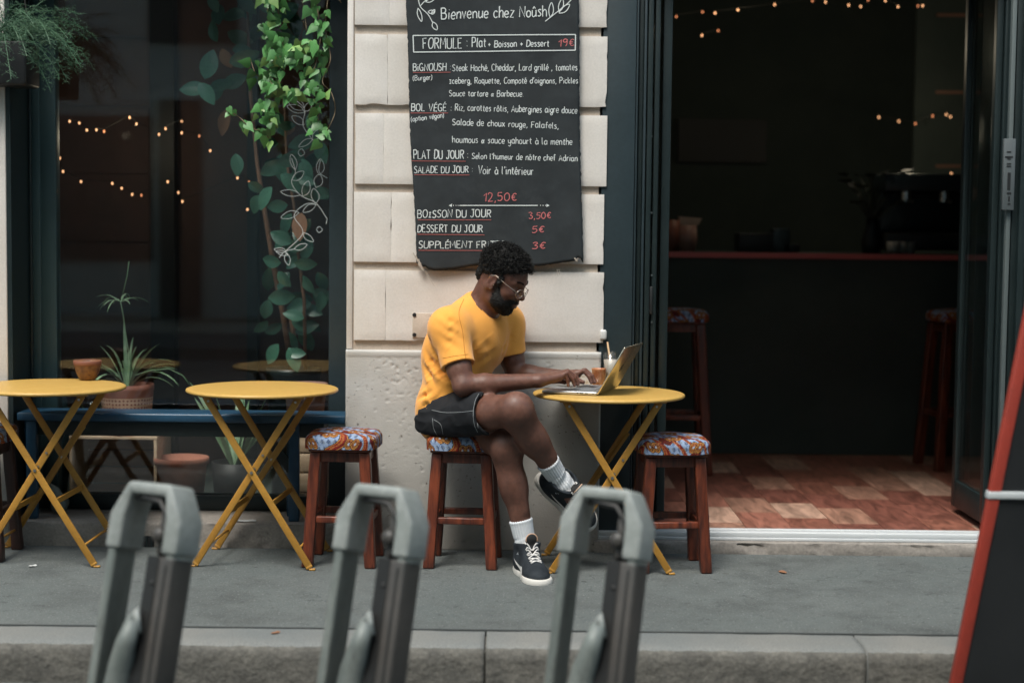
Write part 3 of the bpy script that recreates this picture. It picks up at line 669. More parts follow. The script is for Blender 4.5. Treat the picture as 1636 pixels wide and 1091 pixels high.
string_light('upper string of warm bulbs added for light points reflected in the plant window', z1([(325,567),(370,575),(405,608),(450,607),(485,614),(605,549),(637,579),(742,628),(773,601),(848,567),(848,621),(930,636),(981,704)]), 1.2, (4, 11))  # glowing bulbs stand in for lights reflected in the pane
string_light('lower string of warm bulbs added for light points reflected in the plant window', z1([(279,739),(294,801),(378,848),(524,857),(568,879),(617,908),(660,912),(783,849),(833,899),(851,941),(1108,831),(1162,850),(1155,978)]), 1.3, (6, 11))  # these bulbs too are put in for reflections in the glass
z5 = lambda L: [(950+x/2.385, y/2.385) for x, y in L]
string_light('string of warm bulbs along the top of the dark room above the counter', z5([(311,65),(411,47),(459,51),(546,39),(686,19),(830,5),(880,9),(968,21),(1014,26),(1042,2),(1108,4),(1156,27),(1232,24),(1250,23)]), 2.6, (0, 1, 5, 9, 12))
string_light('short string of warm bulbs hanging at the left of the dark room', z5([(409,136),(471,118)]), 2.6, (1,))
string_light('string of warm bulbs beside the wall shelves', z5([(1083,448),(1159,463),(1222,472),(1288,443),(1340,437),(1356,446)]), 3.4, (2, 3))
string_light('three warm bulbs clustered left of the clock', z5([(1291,735),(1344,681),(1368,680),(1359,662)]), 3.4, (0, 1))

# weak warm fill lamps added near the strings to lift the dark room
for nm, (px, py, Y), e_ in (('room_fill', (1200, 40, 2.3), 2.2), ('room_fill', (1450, 200, 3.0), 1.6), ('room_fill', (200, 215, 1.2), .7)):
    ld = bpy.data.lights.new(nm, 'POINT'); ld.energy = e_*SGL; ld.color = (1, .86, .62); ld.shadow_soft_size = .02
    lo_ = bpy.data.objects.new(nm, ld); COL.objects.link(lo_); lo_.location = at(px, py, Y)
# opposite side of the street (only ever seen reflected)
ob = thing('opposite_building', 'pale rendered apartment building across the street facing the cafe', 'building', (0, -13, 0))
mfac = pm('opposite_render', (.42,.52,.52), (.36,.45,.45), scale=1, rough=.9); mwin = flat('opposite_window', (.03,.04,.045), .1)
mb = MB(); mb.box(-40, 40, -8, 0, -.2, 12.5); mb.build('wall', mfac, ob)
me = bpy.data.meshes.new('window'); q = MB(); q.box(-.55, .55, .002, .04, 0, 1.9); me.from_pydata(q.v, [], q.f); me.materials.append(mwin)
for i in range(-5, 6):
    for z in (3.6, 6.6, 9.5):
        o = bpy.data.objects.new('window', me); COL.objects.link(o); o.parent = ob; o.location = (i*2.2+.4, 0, z)
mb = MB(); mb.box(-20, 20, .003, .06, .2, 2.9); mb.build('shopfront', flat('opposite_shopfront', (.30,.42,.43), .5), ob)

for xx, ww in ((-9, .5), (-6.2, .35), (-4.4, .5), (-1.9, .3), (.7, .5), (3.1, .35), (5.6, .5)):
    mb = MB(); mb.box(xx, xx+ww, .062, .16, .2, 2.9); mb.build('dark_pier', M['slate_dark'], ob)
for xx, ww in ((-5.7, 1.2), (-1.5, 2.0), (3.6, 1.8)):
    mb = MB(); mb.box(xx, xx+ww, .061, .09, .9, 2.7); mb.build('shop_pane', mwin, ob)
# ================================================================== chalk lettering: a hand-drawn single-stroke alphabet
# "width|stroke;stroke" points x,y ; cap height 7, x-height 4.4 ; leading ~ = rounded stroke
G = {
'A':"4.2|0,0 2.1,7 4.2,0;.8,2.4 3.5,2.4",'B':"3.9|.2,0 .2,7;~0,6.9 2.6,6.9 3.5,5.5 2.6,3.9 .3,3.7;~.3,3.7 3.1,3.5 3.9,1.8 2.8,.1 0,0",
'C':"3.6|~3.6,6 2.4,7 .7,6 0,3.4 .8,.7 2.3,0 3.6,.9",'D':"4|.2,0 .2,7;~0,7 2.4,6.7 4,4.9 3.9,2 2.3,.2 0,0",'E':"3.2|3.2,6.9 .1,7 .1,0 3.2,.1;.1,3.6 2.6,3.7",
'F':"3.2|3.2,7 .1,6.9 .1,0;.1,3.6 2.5,3.7",'G':"3.9|~3.6,6.1 2.3,7 .7,6 0,3.4 .8,.6 2.5,0 3.8,.9;3.8,.5 3.8,3.1 2.2,3.1",'H':"3.8|0,0 .1,7;3.8,0 3.7,7;.1,3.6 3.7,3.7",
'I':"2.4|1.2,0 1.2,4.4;0,4.4 2.4,4.4;0,0 2.4,0",'J':"3.4|.9,7 3.4,7;~2.4,7 2.5,2.2 1.9,.3 .6,.1 0,1.3",'L':"3|.1,7 0,0 3,.1",'M':"4.6|0,0 .4,7 2.3,2.6 4.2,7 4.6,0",'N':"3.9|0,0 .1,7 3.8,0 3.9,7",
'O':"4.2|~2.1,7 .5,6 0,3.5 .7,.8 2.2,0 3.7,1 4.2,3.6 3.6,6.2 2.1,7",'P':"3.6|.2,0 .2,7;~0,6.9 2.8,6.8 3.6,5.2 2.8,3.6 .3,3.3",'R':"3.8|.2,0 .2,7;~0,6.9 2.8,6.8 3.5,5.3 2.6,3.8 .3,3.5;1.6,3.6 3.8,0",
'S':"3.3|~3.2,6.2 1.8,7 .4,6.1 .6,4.4 2.7,3 3.2,1.3 1.7,0 0,.8",'T':"3.8|0,7 3.8,6.9;1.9,7 1.9,0",'U':"3.9|~0,7 .1,1.6 1,.1 2.9,.1 3.8,1.6 3.9,7",'V':"3.9|0,7 1.9,0 3.9,7",'Z':"3.3|0,7 3.3,7 0,0 3.3,0",'Y':"3.6|0,7 1.8,3.6 3.6,7;1.8,3.6 1.8,0",
'a':"3.2|~3,3.6 1.7,4.4 .2,3.2 .2,1 1.4,0 3,1.2;3,4.3 3,.8 3.4,0",'b':"3|.1,7 .1,0;~.1,3.2 1.6,4.4 3,3.2 2.9,1 1.5,0 .1,.9",'c':"2.6|~2.6,3.6 1.5,4.4 .1,3.2 .1,1.1 1.3,0 2.6,.7",
'd':"3.1|~3,3.3 1.6,4.3 .1,3.2 .1,1 1.4,0 3,1.1;3,7 3,0",'e':"2.8|~.1,2.2 2.7,2.4 2.5,4 1.3,4.4 .1,3 .2,.9 1.5,0 2.7,.7",'f':"2.3|~2.3,6.4 1.4,7 .9,5.5 .9,0;0,3.9 2,4",'g':"3|~2.9,3.5 1.5,4.4 .1,3.1 .2,1.1 1.4,.3 2.9,1.4;~2.9,4.4 2.9,-1.2 1.8,-2.5 .3,-1.6 1.2,-.6 3,.2",
'h':"2.9|.1,7 .1,0;~.1,3 1.5,4.4 2.8,3.4 2.9,0",'i':"0.9|.4,4.3 .4,0;.4,5.9 .5,6.2",'j':"1.2|~1.1,4.3 1.1,-1.4 0,-2.2;1.1,5.9 1.2,6.2",'k':"2.6|.1,7 .1,0;2.5,4.3 .2,1.9 2.6,0",'l':"1.1|~.2,7 .2,1 .9,0",
'm':"4.4|.1,4.3 .1,0;~.1,3 1.2,4.4 2.1,3.5 2.2,0;~2.2,3 3.3,4.4 4.3,3.4 4.4,0",'n':"2.9|.1,4.3 .1,0;~.1,3 1.5,4.4 2.8,3.4 2.9,0",'o':"2.9|~1.5,4.4 .1,3.2 .2,.9 1.5,0 2.8,1.1 2.8,3.3 1.5,4.4",'p':"2.9|.1,4.3 .1,-2.4;~.1,3.2 1.5,4.4 2.9,3.2 2.8,1 1.5,0 .1,.9",
'q':"2.9|~2.8,3.4 1.5,4.4 .1,3.1 .2,1 1.5,0 2.8,1.1;2.9,4.3 2.9,-2.4",'r':"2.1|.1,4.3 .1,0;~.1,2.8 1,4.2 2.1,4.1",'s':"2.3|~2.3,3.9 1.1,4.4 .2,3.5 1.6,2.2 2.2,1 1.1,0 0,.5",'t':"2.2|~1,6 1,.9 2.1,.1;0,4.2 2.2,4.3",'u':"2.9|~.1,4.3 .1,1 1.2,0 2.8,1.3;2.8,4.3 2.9,0",
'v':"2.6|0,4.3 1.3,0 2.6,4.3",'x':"2.6|0,4.3 2.6,0;0,0 2.6,4.3",'y':"2.8|~.1,4.3 .2,1.6 1.3,.8 2.7,2;~2.7,4.3 2.6,-1.3 1.4,-2.4 .1,-1.7",'z':"2.5|0,4.3 2.5,4.3 0,0 2.5,0",
'0':"3.2|~1.6,6.6 .1,4.8 .2,1.4 1.6,0 3.1,1.6 3,5 1.6,6.6",'1':"1.9|0,4.7 1.6,6.8 1.7,0",'2':"3|~.1,5.3 1.2,6.7 2.8,5.7 2.3,3.2 0,0;0,0 3,.2",'3':"3|~.1,6 1.5,6.8 2.8,5.6 1.2,3.7;~1.2,3.7 3,2.4 2.3,.3 0,.5",'5':"3|3,6.7 .5,6.6 .3,3.9;~.3,3.9 2.5,3.9 2.9,1.7 1.5,0 0,.6",'9':"2.9|~2.7,5.8 1.4,6.7 .1,5.4 .5,3.9 2,3.9 2.8,5.4;~2.8,6.4 2.6,2 1.8,0",
'€':"3.4|~3.3,5.6 2,6.2 .9,4.8 .8,1.8 2,.4 3.3,1;0,3.8 2.4,3.9;0,2.5 2.2,2.6",':':"0.7|.3,4 .4,4.3;.3,.9 .4,1.2",',':"0.8|.6,.5 .1,-1.3",'.':"0.6|.2,0 .4,.25",'+':"2.6|1.3,3.9 1.3,.9;0,2.4 2.6,2.4",'(':"1.2|~1.2,6.5 .1,4.6 .1,1 1.2,-1",')':"1.2|~0,6.5 1.1,4.6 1.1,1 0,-1","'":"0.6|.4,7 .1,5.3",
'&':"2.8|~2.7,4 1.2,.3 .2,.6 .1,2.6 1.2,3.6 2.6,0",' ':"1.9|",
}
ACC = {'é':('e','.9,5.3 1.9,6.7'),'è':('e','.8,6.7 1.7,5.3'),'à':('a','.8,6.7 1.7,5.3'),'ô':('o','.5,5.3 1.4,6.6 2.3,5.3'),'û':('u','.5,5.2 1.4,6.5 2.3,5.2'),'É':('E','1,7.8 2.2,9.2')}
def glyph(ch):
    ex = None
    if ch in ACC: ch, ex = ACC[ch]
    w_, st = G[ch].split('|'); out = []
    for s_ in st.split(';'):
        if not s_: continue
        sm = s_[0] == '~'; pts = [tuple(map(float, p.split(','))) for p in s_.lstrip('~').split()]
        if sm and len(pts) > 2: pts = [(p.x, p.y) for p in cr_spline(pts, 4)]
        out.append(pts)
    if ex: out.append([tuple(map(float, p.split(','))) for p in ex.split()])
    return float(w_), out
def write(mb, s, x0, x1, yb0, yb1, cap, surf, w, rs=1.0, small=1.0):
    """lay the words s from pixel x0 to x1 of the photograph's own board, baseline yb0->yb1, cap height in px"""
    adv = []; X = 0
    rr = random.Random(sum(map(ord, s)))
    for ch in s:
        gw, st = glyph(ch); k = 1.0
        if ch.islower() and small != 1: k = small
        adv.append((X, st, k)); X += gw*k+1.25
    X -= 1.25; sx = (x1-x0)/X; sy = cap/7.0
    for X0, st, k in adv:
        jy = rr.uniform(-.25, .25)*rs; sl = rr.uniform(-.05, .09); ks = 1+rr.uniform(-.06, .06)
        for pts in st:
            P = []
            for (x, y) in pts:
                xx = X0+(x+y*sl)*k; yy = y*k*ks+jy; f = (xx*sx)/(x1-x0)
                P.append(surf(x0+xx*sx, yb0+(yb1-yb0)*f - yy*sy))
            ribbon(mb, P, w*.76*rr.uniform(.85, 1.1))
# ================================================================== menu cloth
YB = -.022
def bsurf(px, py, ofs=-.0022):
    p = at(px, py, YB)
    p.y += .003*math.sin(p.x*9+1)*math.cos(p.z*5) + .004*noise.noise(Vector((p.x*5, 0, p.z*5))) - .0035
    p.y += ofs
    return p
men = thing('menu_board', 'long black menu cloth with white and red chalk handwriting hanging on the stone pillar', 'menu board', (0, 0, 0))
def edgeL(t): return 646.5+18.5*t+1.2*math.sin(t*9)
def edgeR(t): return 923.5+7.5*t+1.0*math.sin(t*7+1)
nx, ny = 56, 84; vs = []; fs = []; rr = random.Random(2)
for j in range(ny+1):
    t = j/ny
    for i in range(nx+1):
        u = i/nx
        top = -24+u*2
        bot = 431-12*u+3.0*math.sin(u*11)
        if u < .10: bot -= (0.10-u)*170*(.6+.4*math.sin(u*170))
        if u > .95: bot += -6*math.sin((u-.95)*80)
        x = edgeL(t)+(edgeR(t)-edgeL(t))*u; y = top+(bot-top)*t
        if i == 0: x += 1.8*noise.noise(Vector((0, y*.16, 3)))
        if i == nx: x += 1.8*noise.noise(Vector((5, y*.16, 3)))
        if j == ny: y += 1.6*noise.noise(Vector((x*.3, 0, 1)))
        vs.append(bsurf(x, y, 0))
for j in range(ny):
    for i in range(nx): a = j*(nx+1)+i; fs.append((a, a+nx+1, a+nx+2, a+1))
o = mesh_obj('cloth', vs, fs, M['blackboard'], men, smooth=True)
m = o.modifiers.new('s', 'SOLIDIFY'); m.thickness = .0025; m.offset = -1 if False else 1
# keep solidify growing towards the wall
m.offset = -1.0
def line(s, *a, col='chalk', w=.0045, **k):
    mb = MB(); write(mb, s, *a, bsurf, w, **k); mb.build('lettering', M[col], men)
line('Bienvenue chez Noûsh', 705, 873, 32, 27, 17.5, w=.0056)
mb = MB()
for seg in ([(660, 57.5), (919.5, 56)], [(919.5, 56), (919, 81)], [(919, 81), (661, 84)], [(661, 84), (660, 57.5)]):
    n_ = 24; ribbon(mb, [bsurf(seg[0][0]+(seg[1][0]-seg[0][0])*i/n_, seg[0][1]+(seg[1][1]-seg[0][1])*i/n_) for i in range(n_+1)], .0042)
mb.build('drawn_box', M['chalk'], men)
line('FORMULE :', 676, 747, 79, 77, 16.5, w=.005); line('Plat', 754, 776, 76, 76, 15, w=.005); line('+ Boisson + Dessert', 780, 877, 76, 75, 10.5, w=.0046)
line('19€', 892, 917, 75, 74, 12, col='chalkred', w=.0045)
line('BiGNOUSH :', 660, 720, 114, 113, 11.5, w=.0045); line('Steak Haché, Cheddar, Lard grillé , tomates', 723, 922, 114, 113, 10.5, w=.0036)
line('(Burger)', 660, 690, 129, 128, 8, w=.0033)
line('Iceberg, Roquette, Compoté d\'oignons, Pickles', 718, 923, 134, 134, 9.5, w=.0036)
line('Sauce tartare & Barbecue.', 718, 836, 154, 155, 9.5, w=.0036)
line('BOL VÉGÉ :', 657, 721, 178, 178, 11.5, w=.0045); line('Riz, carottes rôtis, Aubergines aigre douce', 727, 922, 177, 182, 10.5, w=.0036)
line('(option végan)', 657, 709, 195, 188, 8, w=.0033)
line('Salade de choux rouge, Falafels,', 723, 892, 200, 206, 10, w=.0037)
line('houmous & sauce yahourt à la menthe', 723, 914, 228, 232, 10.5, w=.0037)
line('PLAT DU JOUR :', 661, 748, 254, 254, 13.5, w=.0047); line('Selon l\'humeur de nôtre chef Adrian', 754, 922, 254, 258, 9.5, w=.0036)
line('SALADE DU JOUR :', 662, 755, 277, 276, 10.5, w=.0041); line('Voir à l\'intérieur', 764, 852, 278, 280, 12.5, w=.0039)
line('12,50€', 772, 825, 322, 321, 14, col='chalkred', w=.0046)
line('BOISSON DU JOUR', 667, 784, 348, 347, 12, w=.0046); line('3,50€', 845, 880, 350, 349, 10.5, col='chalkred', w=.0042)
line('DESSERT DU JOUR', 667, 771, 371, 371, 11.5, w=.0046); line('5€', 850, 869, 372, 371, 11, col='chalkred', w=.0042)
line('SUPPLÉMENT FRiTES', 669, 806, 397, 396, 11, w=.0046); line('3€', 850, 871, 398, 397, 11.5, col='chalkred', w=.0042)
for a_, b_, y0, y1 in ((660, 720, 116.5, 116), (656, 716, 181, 181), (658, 744, 257.5, 258), (662, 750, 279.5, 280), (668, 785, 351.5, 351.5), (667, 774, 374.5, 375.5), (669, 806, 400, 400.5)):
    mb = MB(); ribbon(mb, [bsurf(a_+(b_-a_)*i/10, y0+(y1-y0)*i/10) for i in range(11)], .0028); mb.build('underline', M['chalkunder'], men)
mb = MB(); ribbon(mb, [bsurf(734+(859-734)*i/12, 328.5) for i in range(13)], .0036)
for x in (724, 728, 731.5, 863, 867, 871): ribbon(mb, [bsurf(x, 328.5), bsurf(x+1.2, 328.5)], .0038)
for x, s_ in ((717, 1), (878, -1)): mb.add([bsurf(x, 328.5), bsurf(x+5*s_, 326), bsurf(x+5*s_, 331)], [(0, 1, 2)])
mb.build('double_arrow', M['chalk'], men)
mb = MB()
def bst(pts, w_=.0034): ribbon(mb, [bsurf(p.x, p.y) for p in cr_spline(pts, 5)], w_)
bst([(668, -2), (672, 12), (684, 24), (692, 38)]); bst([(672, 10), (680, 2), (690, -3)])
for (x, y, a, L, W) in [(692,36,65,14,14),(668,14,75,22,12),(684,20,-5,10,10),(680,4,-20,16,10),(690,24,-60,9,8)]: bst(leaf_outline(x, y, D2(a), L, W*.62))
bst([(871, 35), (885, 24), (905, 8), (915, -2)])
for (x, y, a, L, W) in [(879,29,-85,24,16),(893,20,-75,22,16),(893,22,-40,22,18)]: bst(leaf_outline(x, y, D2(a), L, W*.55))
mb.build('chalk_sprigs', M['chalk'], men)
mb = MB(); rr = random.Random(9)
for (x0, y0, x1, y1, w_) in [(664,408,671,426,.006),(668,414,676,432,.007),(672,420,675,430,.003),(675,428,694,457,.0015),(676,430,688,445,.0012),(918,412,922,417,.006),(922,414,930,409,.004),(890,430,891,441,.002),(894,430,894,439,.002),(660,404,664,412,.004),(812,430,816,425,.002)]:
    P = [at(x0+(x1-x0)*k/5+rr.uniform(-.5,.5), y0+(y1-y0)*k/5, YB-.006) for k in range(6)]; ribbon(mb, P, w_)
for k in range(34):
    y = rr.uniform(60, 425); t = y/425; x = (edgeL(t) if rr.random() < .5 else edgeR(t)); P = at(x, y, YB-.0085); s_ = rr.uniform(.0008, .0025); mb.add([P+Vector((-s_,0,-s_)), P+Vector((s_,0,-s_)), P+Vector((s_*.6,0,s_))], [(0,1,2)])
mb.build('frayed_edge', M['fray'], men)

# ================================================================== bistro tables
def make_table():
    t = thing('bistro_table', 'x', 'table', (0, 0, 0), 0, 'yellow folding bistro tables')
    R_ = .306
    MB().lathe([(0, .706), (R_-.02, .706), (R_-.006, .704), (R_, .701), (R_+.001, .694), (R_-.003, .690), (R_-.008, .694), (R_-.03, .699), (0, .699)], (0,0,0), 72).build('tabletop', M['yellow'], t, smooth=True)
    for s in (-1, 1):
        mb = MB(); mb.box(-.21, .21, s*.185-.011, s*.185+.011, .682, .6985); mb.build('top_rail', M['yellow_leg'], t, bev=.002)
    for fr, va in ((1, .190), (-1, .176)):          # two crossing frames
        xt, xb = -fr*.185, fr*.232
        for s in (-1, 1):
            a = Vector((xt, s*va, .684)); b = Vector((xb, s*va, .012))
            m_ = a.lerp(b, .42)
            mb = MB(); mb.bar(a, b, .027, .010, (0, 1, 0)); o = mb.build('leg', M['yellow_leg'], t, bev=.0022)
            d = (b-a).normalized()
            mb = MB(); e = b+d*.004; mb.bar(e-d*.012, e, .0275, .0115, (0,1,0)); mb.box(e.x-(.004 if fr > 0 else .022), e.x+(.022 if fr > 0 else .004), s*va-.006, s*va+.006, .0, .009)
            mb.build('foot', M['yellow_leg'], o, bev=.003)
        for zc in ((.085, .26) if fr > 0 else (.085, .225)):
            k = (.684-zc)/(.684-.012); x = xt+(xb-xt)*k
            mb = MB()
            if zc > .2: mb.box(x-.004, x+.004, -va+.0055, va-.0055, zc-.011, zc+.011)
            else: mb.tube([(x, -va+.005, zc), (x, va-.005, zc)], .005, 8)
            mb.build('rung', M['yellow_leg'], t, smooth=zc < .2)
        for s in (-1, 1):                             # bracket screws
            q = MB(); q.tube([(xt+fr*.012, s*(va+.0045), .668), (xt+fr*.012, s*(va+.0085), .668)], .005, 8); q.build('bolt', M['steel'], t, smooth=False)
    zc = .684-(.185)/(.185+.232)*(.672)
    for s in (-1, 1):
        q = MB(); q.tube([(0, s*.170, zc), (0, s*.1995, zc)], .0062, 10); q.build('pivot_bolt', M['steel'], t)
    a = Vector((.10, .155, .52)); b = Vector((-.175, .155, .11))
    q = MB(); q.bar(a, b, .012, .004, (0, 1, 0)); q.build('locking_stay', M['yellow_leg'], t)
    for dz in (.40, .455):
        k = (.684-dz)/.672; 
        q = MB(); q.tube([(.185-.417*k, -.1825, dz), (.185-.417*k, -.1855, dz)], .005, 8); q.build('rivet', M['steel'], t)
    return t
tab = make_table(); tab['label'] = 'yellow folding bistro table holding the laptop and drinks at the stone pillar'
T1 = Vector((onz(972, 625, .706).x, -.275, 0)); tab.location = T1; tab.rotation_euler.z = rad(2)
copy_tree(tab, None, 'empty yellow folding bistro table between the two others, in front of the blue bench', (onz(424, 616, .706).x, -.245, 0), rad(-4))
copy_tree(tab, None, 'yellow folding bistro table with a small terracotta cup on top, cut off at the left', (onz(76, 616, .706).x, -.245, 0), rad(-1))

# ================================================================== stools with wax print cushions
def paisley(u, v):
    """print colour at (u,v) in metres on the unrolled cloth"""
    blue = np.array((.15,.22,.38)); white = np.array((.36,.43,.54)); blk = np.array((.010,.010,.012)); red = np.array((.20,.014,.013)); org = np.array((.42,.19,.045)); dk = np.array((.05,.016,.008))
    n = u.shape; c = np.zeros(n+(3,))
    dots = (np.sin(u*1150)*np.sin(v*1150+ (np.sin(u*90))*1.5)) > .15
    c[:] = blue; c[dots] = white; 
    d2 = (np.sin(u*1150+1.6)*np.sin(v*1150+1.6)) > .55
    c[d2] = blk
    bl = (np.sin(u*61+v*38)+np.sin(v*55-u*20)) > .75; c[bl] = dk; c[bl & (np.sin((u-v)*620) > .1)] = red*.8
    # sweeping leaf bands
    ph = (u*11 + .8*np.sin(v*20+u*9) + v*6)
    f = ph-np.floor(ph); band = (f < .34); g = f/.34
    hat = (np.sin((u*.35+v)*900) > 0)
    c[band] = red
    m = band & (g > .30) & (g < .50) & hat; c[m] = org
    m = band & (g > .62) & (g < .78) & hat; c[m] = dk
    m = band & (((g > .08) & (g < .16)) | ((g > .84) & (g < .92))); c[m] = org
    m = band & ((g < .08) | (g > .92)); c[m] = blk
    # paired spirals
    P = .098
    cu = np.round(u/P)*P; cv = np.round(v/P+.5*np.mod(np.round(u/P), 2))*P-.5*np.mod(np.round(u/P), 2)*P
    for s in (-1, 1):
        x = (u-cu)-s*.0145; y = (v-cv); r = np.hypot(x, y*.86); a = np.arctan2(y, x*s)
        sp = r/.0052 - a/(2*math.pi)*1.2
        ins = (r < .0185)
        k = sp-np.floor(sp)
        c[ins] = dk; c[ins & (k < .38)] = org; c[ins & (k > .38) & (k < .55)] = blk; c[ins & (k > .8)] = red
        c[ins & (r < .0045)] = white
        c[(r >= .0185) & (r < .0205)] = blk; c[(r >= .0162) & (r < .0185)] = org
    return c
mcush = attr_mat('wax_print_cotton', 'col', .75, .25, 500)
def cushion_mesh(seed, w_=.147, h0=0.0, h1=.056):
    n = 150; bmv = []; rr = random.Random(seed)
    # dense rounded box: cube-sphere style from a grid over top wrapping down the sides
    vs = np.zeros((n+1, n+1, 3)); U = np.zeros((n+1, n+1)); V = np.zeros((n+1, n+1))
    L_ = w_+.080
    r = .027
    for i in range(n+1):
        for j in range(n+1):
            a = -L_+2*L_*i/n; b = -L_+2*L_*j/n
            U[i, j] = a; V[i, j] = b
            s_ = max(abs(a), abs(b))
            # profile along s_
            flat_ = w_-r; 
            if s_ <= flat_: rad_, z = s_, h1
            elif s_ <= flat_+r*math.pi/2: t = (s_-flat_)/r; rad_, z = flat_+r*math.sin(t), h1-r*(1-math.cos(t))
            else: t = s_-flat_-r*math.pi/2; rad_, z = w_-max(0, t-.035)*.6, h1-r-t
            k = rad_/s_ if s_ > 1e-9 else 1
            x, y = a*k, b*k
            # round the corners (superellipse)
            q = (abs(x/w_)**5+abs(y/w_)**5)**(1/5) if s_ > 0 else 0; mm = max(abs(x), abs(y))/w_
            if q > 0: x *= mm/q; y *= mm/q
            dome = .012*(1-min(1, (x*x+y*y)/(w_*w_)))
            z = max(z, h0)+dome+.0022*noise.noise(Vector((a*14, b*14, seed)))
            vs[i, j] = (x, y, z)
    me = bpy.data.meshes.new('cushion'); vv = vs.reshape(-1, 3); W = n+1
    fs = [(i*W+j, (i+1)*W+j, (i+1)*W+j+1, i*W+j+1) for i in range(n) for j in range(n)]
    me.from_pydata([tuple(p) for p in vv], [], fs)
    c = paisley(U*1.0+seed*.037, V+seed*.021).reshape(-1, 3)
    at_ = me.color_attributes.new('col', 'FLOAT_COLOR', 'POINT'); cc = np.ones((len(vv), 4)); cc[:, :3] = c
    at_.data.foreach_set('color', cc.ravel()); me.materials.append(mcush); me.shade_smooth(); return me
def make_stool(label, seed, zt=.476, leg=.044, wood='stoolwood', group='wooden stools with printed cushions', cushion=True, name='stool', cat='stool'):
    t = thing(name, label, cat, (0, 0, 0), 0, group)
    if cushion:
        o = bpy.data.objects.new('cushion', cushion_mesh(seed)); COL.objects.link(o); o.parent = t; o.location = (0, 0, zt)
    mb = MB(); mb.box(-.125, .125, -.125, .125, zt-.012, zt-.001); mb.build('seat_board', M[wood], t, bev=.004)
    tp, bt = .098, .098+.028*(zt/.46)
    for sx in (-1, 1):
        for sy in (-1, 1):
            a = Vector((sx*tp, sy*tp, zt-.0125)); b = Vector((sx*bt, sy*bt, 0.0))
            mb = MB(); n_ = 9; vs = []
            for k in range(n_):
                p = a.lerp(b, k/(n_-1)); h = leg/2*(1+.03*math.sin(k*2.1+sx+2*sy)); 
                for (i, j) in ((-1,-1),(1,-1),(1,1),(-1,1)): vs.append(p+Vector((i*h, j*h, 0)))
            fs = [tuple(range(4)), tuple(range(4*n_-1, 4*n_-5, -1))]
            for k in range(n_-1):
                for q in range(4): fs.append((4*k+q, 4*k+4+q, 4*k+4+(q+1) % 4, 4*k+(q+1) % 4))
            mb.add(vs, fs); o = mb.build('leg', M[wood], t, bev=.007, seg=3)
            mb = MB(); mb.box(b.x-leg/2+.003, b.x+leg/2-.003, b.y-leg/2+.003, b.y+leg/2-.003, -.0005, .004); 
    def stretch(z, h, d, mt, nm):
        k = (zt-z)/zt; q = tp+(bt-tp)*k
        for s in (-1, 1):
            mb = MB(); mb.box(-q+leg/2-.006, q-leg/2+.006, s*q-d/2, s*q+d/2, z-h/2, z+h/2); mb.build(nm, M[mt], t, bev=.003)
            mb = MB(); mb.box(s*q-d/2, s*q+d/2, -q+leg/2-.006, q-leg/2+.006, z-h/2-.002, z+h/2-.002); mb.build(nm, M[mt], t, bev=.003)
    stretch(zt-.034, .040, .020, wood, 'apron'); stretch(.185*(zt/.46) if zt < .6 else .30, .026, .026, wood, 'stretcher')
    return t
def gpos(px, py_front, Y): return Vector((at(px, 700, Y).x, Y, 0))
s1 = make_stool('empty wooden stool with printed cushion behind the middle dock, beside the blue bench', 1)
s1.location = (at(550, 700, -.26).x, -.26, 0); s1.rotation_euler.z = rad(-3)
s2 = make_stool('wooden stool with printed cushion that the man in the yellow shirt sits on', 2)
s2.location = (at(742, 700, -.26).x, -.26, 0); s2.rotation_euler.z = rad(-4)
s3 = make_stool('empty wooden stool with printed cushion between the laptop table and the doorway', 3)
s3.location = (at(1072, 700, -.30).x, -.30, 0); s3.rotation_euler.z = rad(5)
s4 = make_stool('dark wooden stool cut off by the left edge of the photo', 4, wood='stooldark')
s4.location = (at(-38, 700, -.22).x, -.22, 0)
# interior bar stools
b1 = make_stool('tall bar stool with printed cushion inside, left end of the counter', 5, zt=.80, leg=.05, group='tall bar stools at the counter', name='bar_stool', cat='bar stool')
b1.location = (at(1084, 600, 1.75).x, 1.75, FZ)
b2 = copy_tree(b1, None, 'tall bar stool in deep shade inside, right end of the counter', (at(1528, 600, 2.0).x, 2.0, FZ), rad(8))

# ================================================================== bench
bn = thing('bench', 'long narrow blue wooden bench standing on the window ledge', 'bench', (0, 0, 0))
zt_ = at(300, 661, .03).z
mb = MB(); mb.box(XWL+.03, XL-.004, .015, .20, zt_-.036, zt_); mb.build('seat', M['bench'], bn, bev=.006)
mb = MB(); mb.box(XWL+.06, XL-.1, .05, .07, zt_-.10, zt_-.037); mb.build('apron', M['slate_dark'], bn, bev=.003)
for px in (52, 470):
    for yy in (.045, .165):
        x = at(px+ (0 if yy < .1 else -3), 760, yy).x; mb = MB(); mb.box(x-.022, x+.022, yy-.018, yy+.018, ZL+.001, zt_-.037); mb.build('leg', M['bench'], bn, bev=.004)
    x = at(px+60 if px < 100 else px-60, 700, .1).x; xl = at(px, 760, .1).x
    mb = MB(); mb.bar((x, .1, zt_-.04), (xl, .1, zt_-.26), .04, .022, (0,1,0)); mb.build('brace', M['slate_dark'], bn)

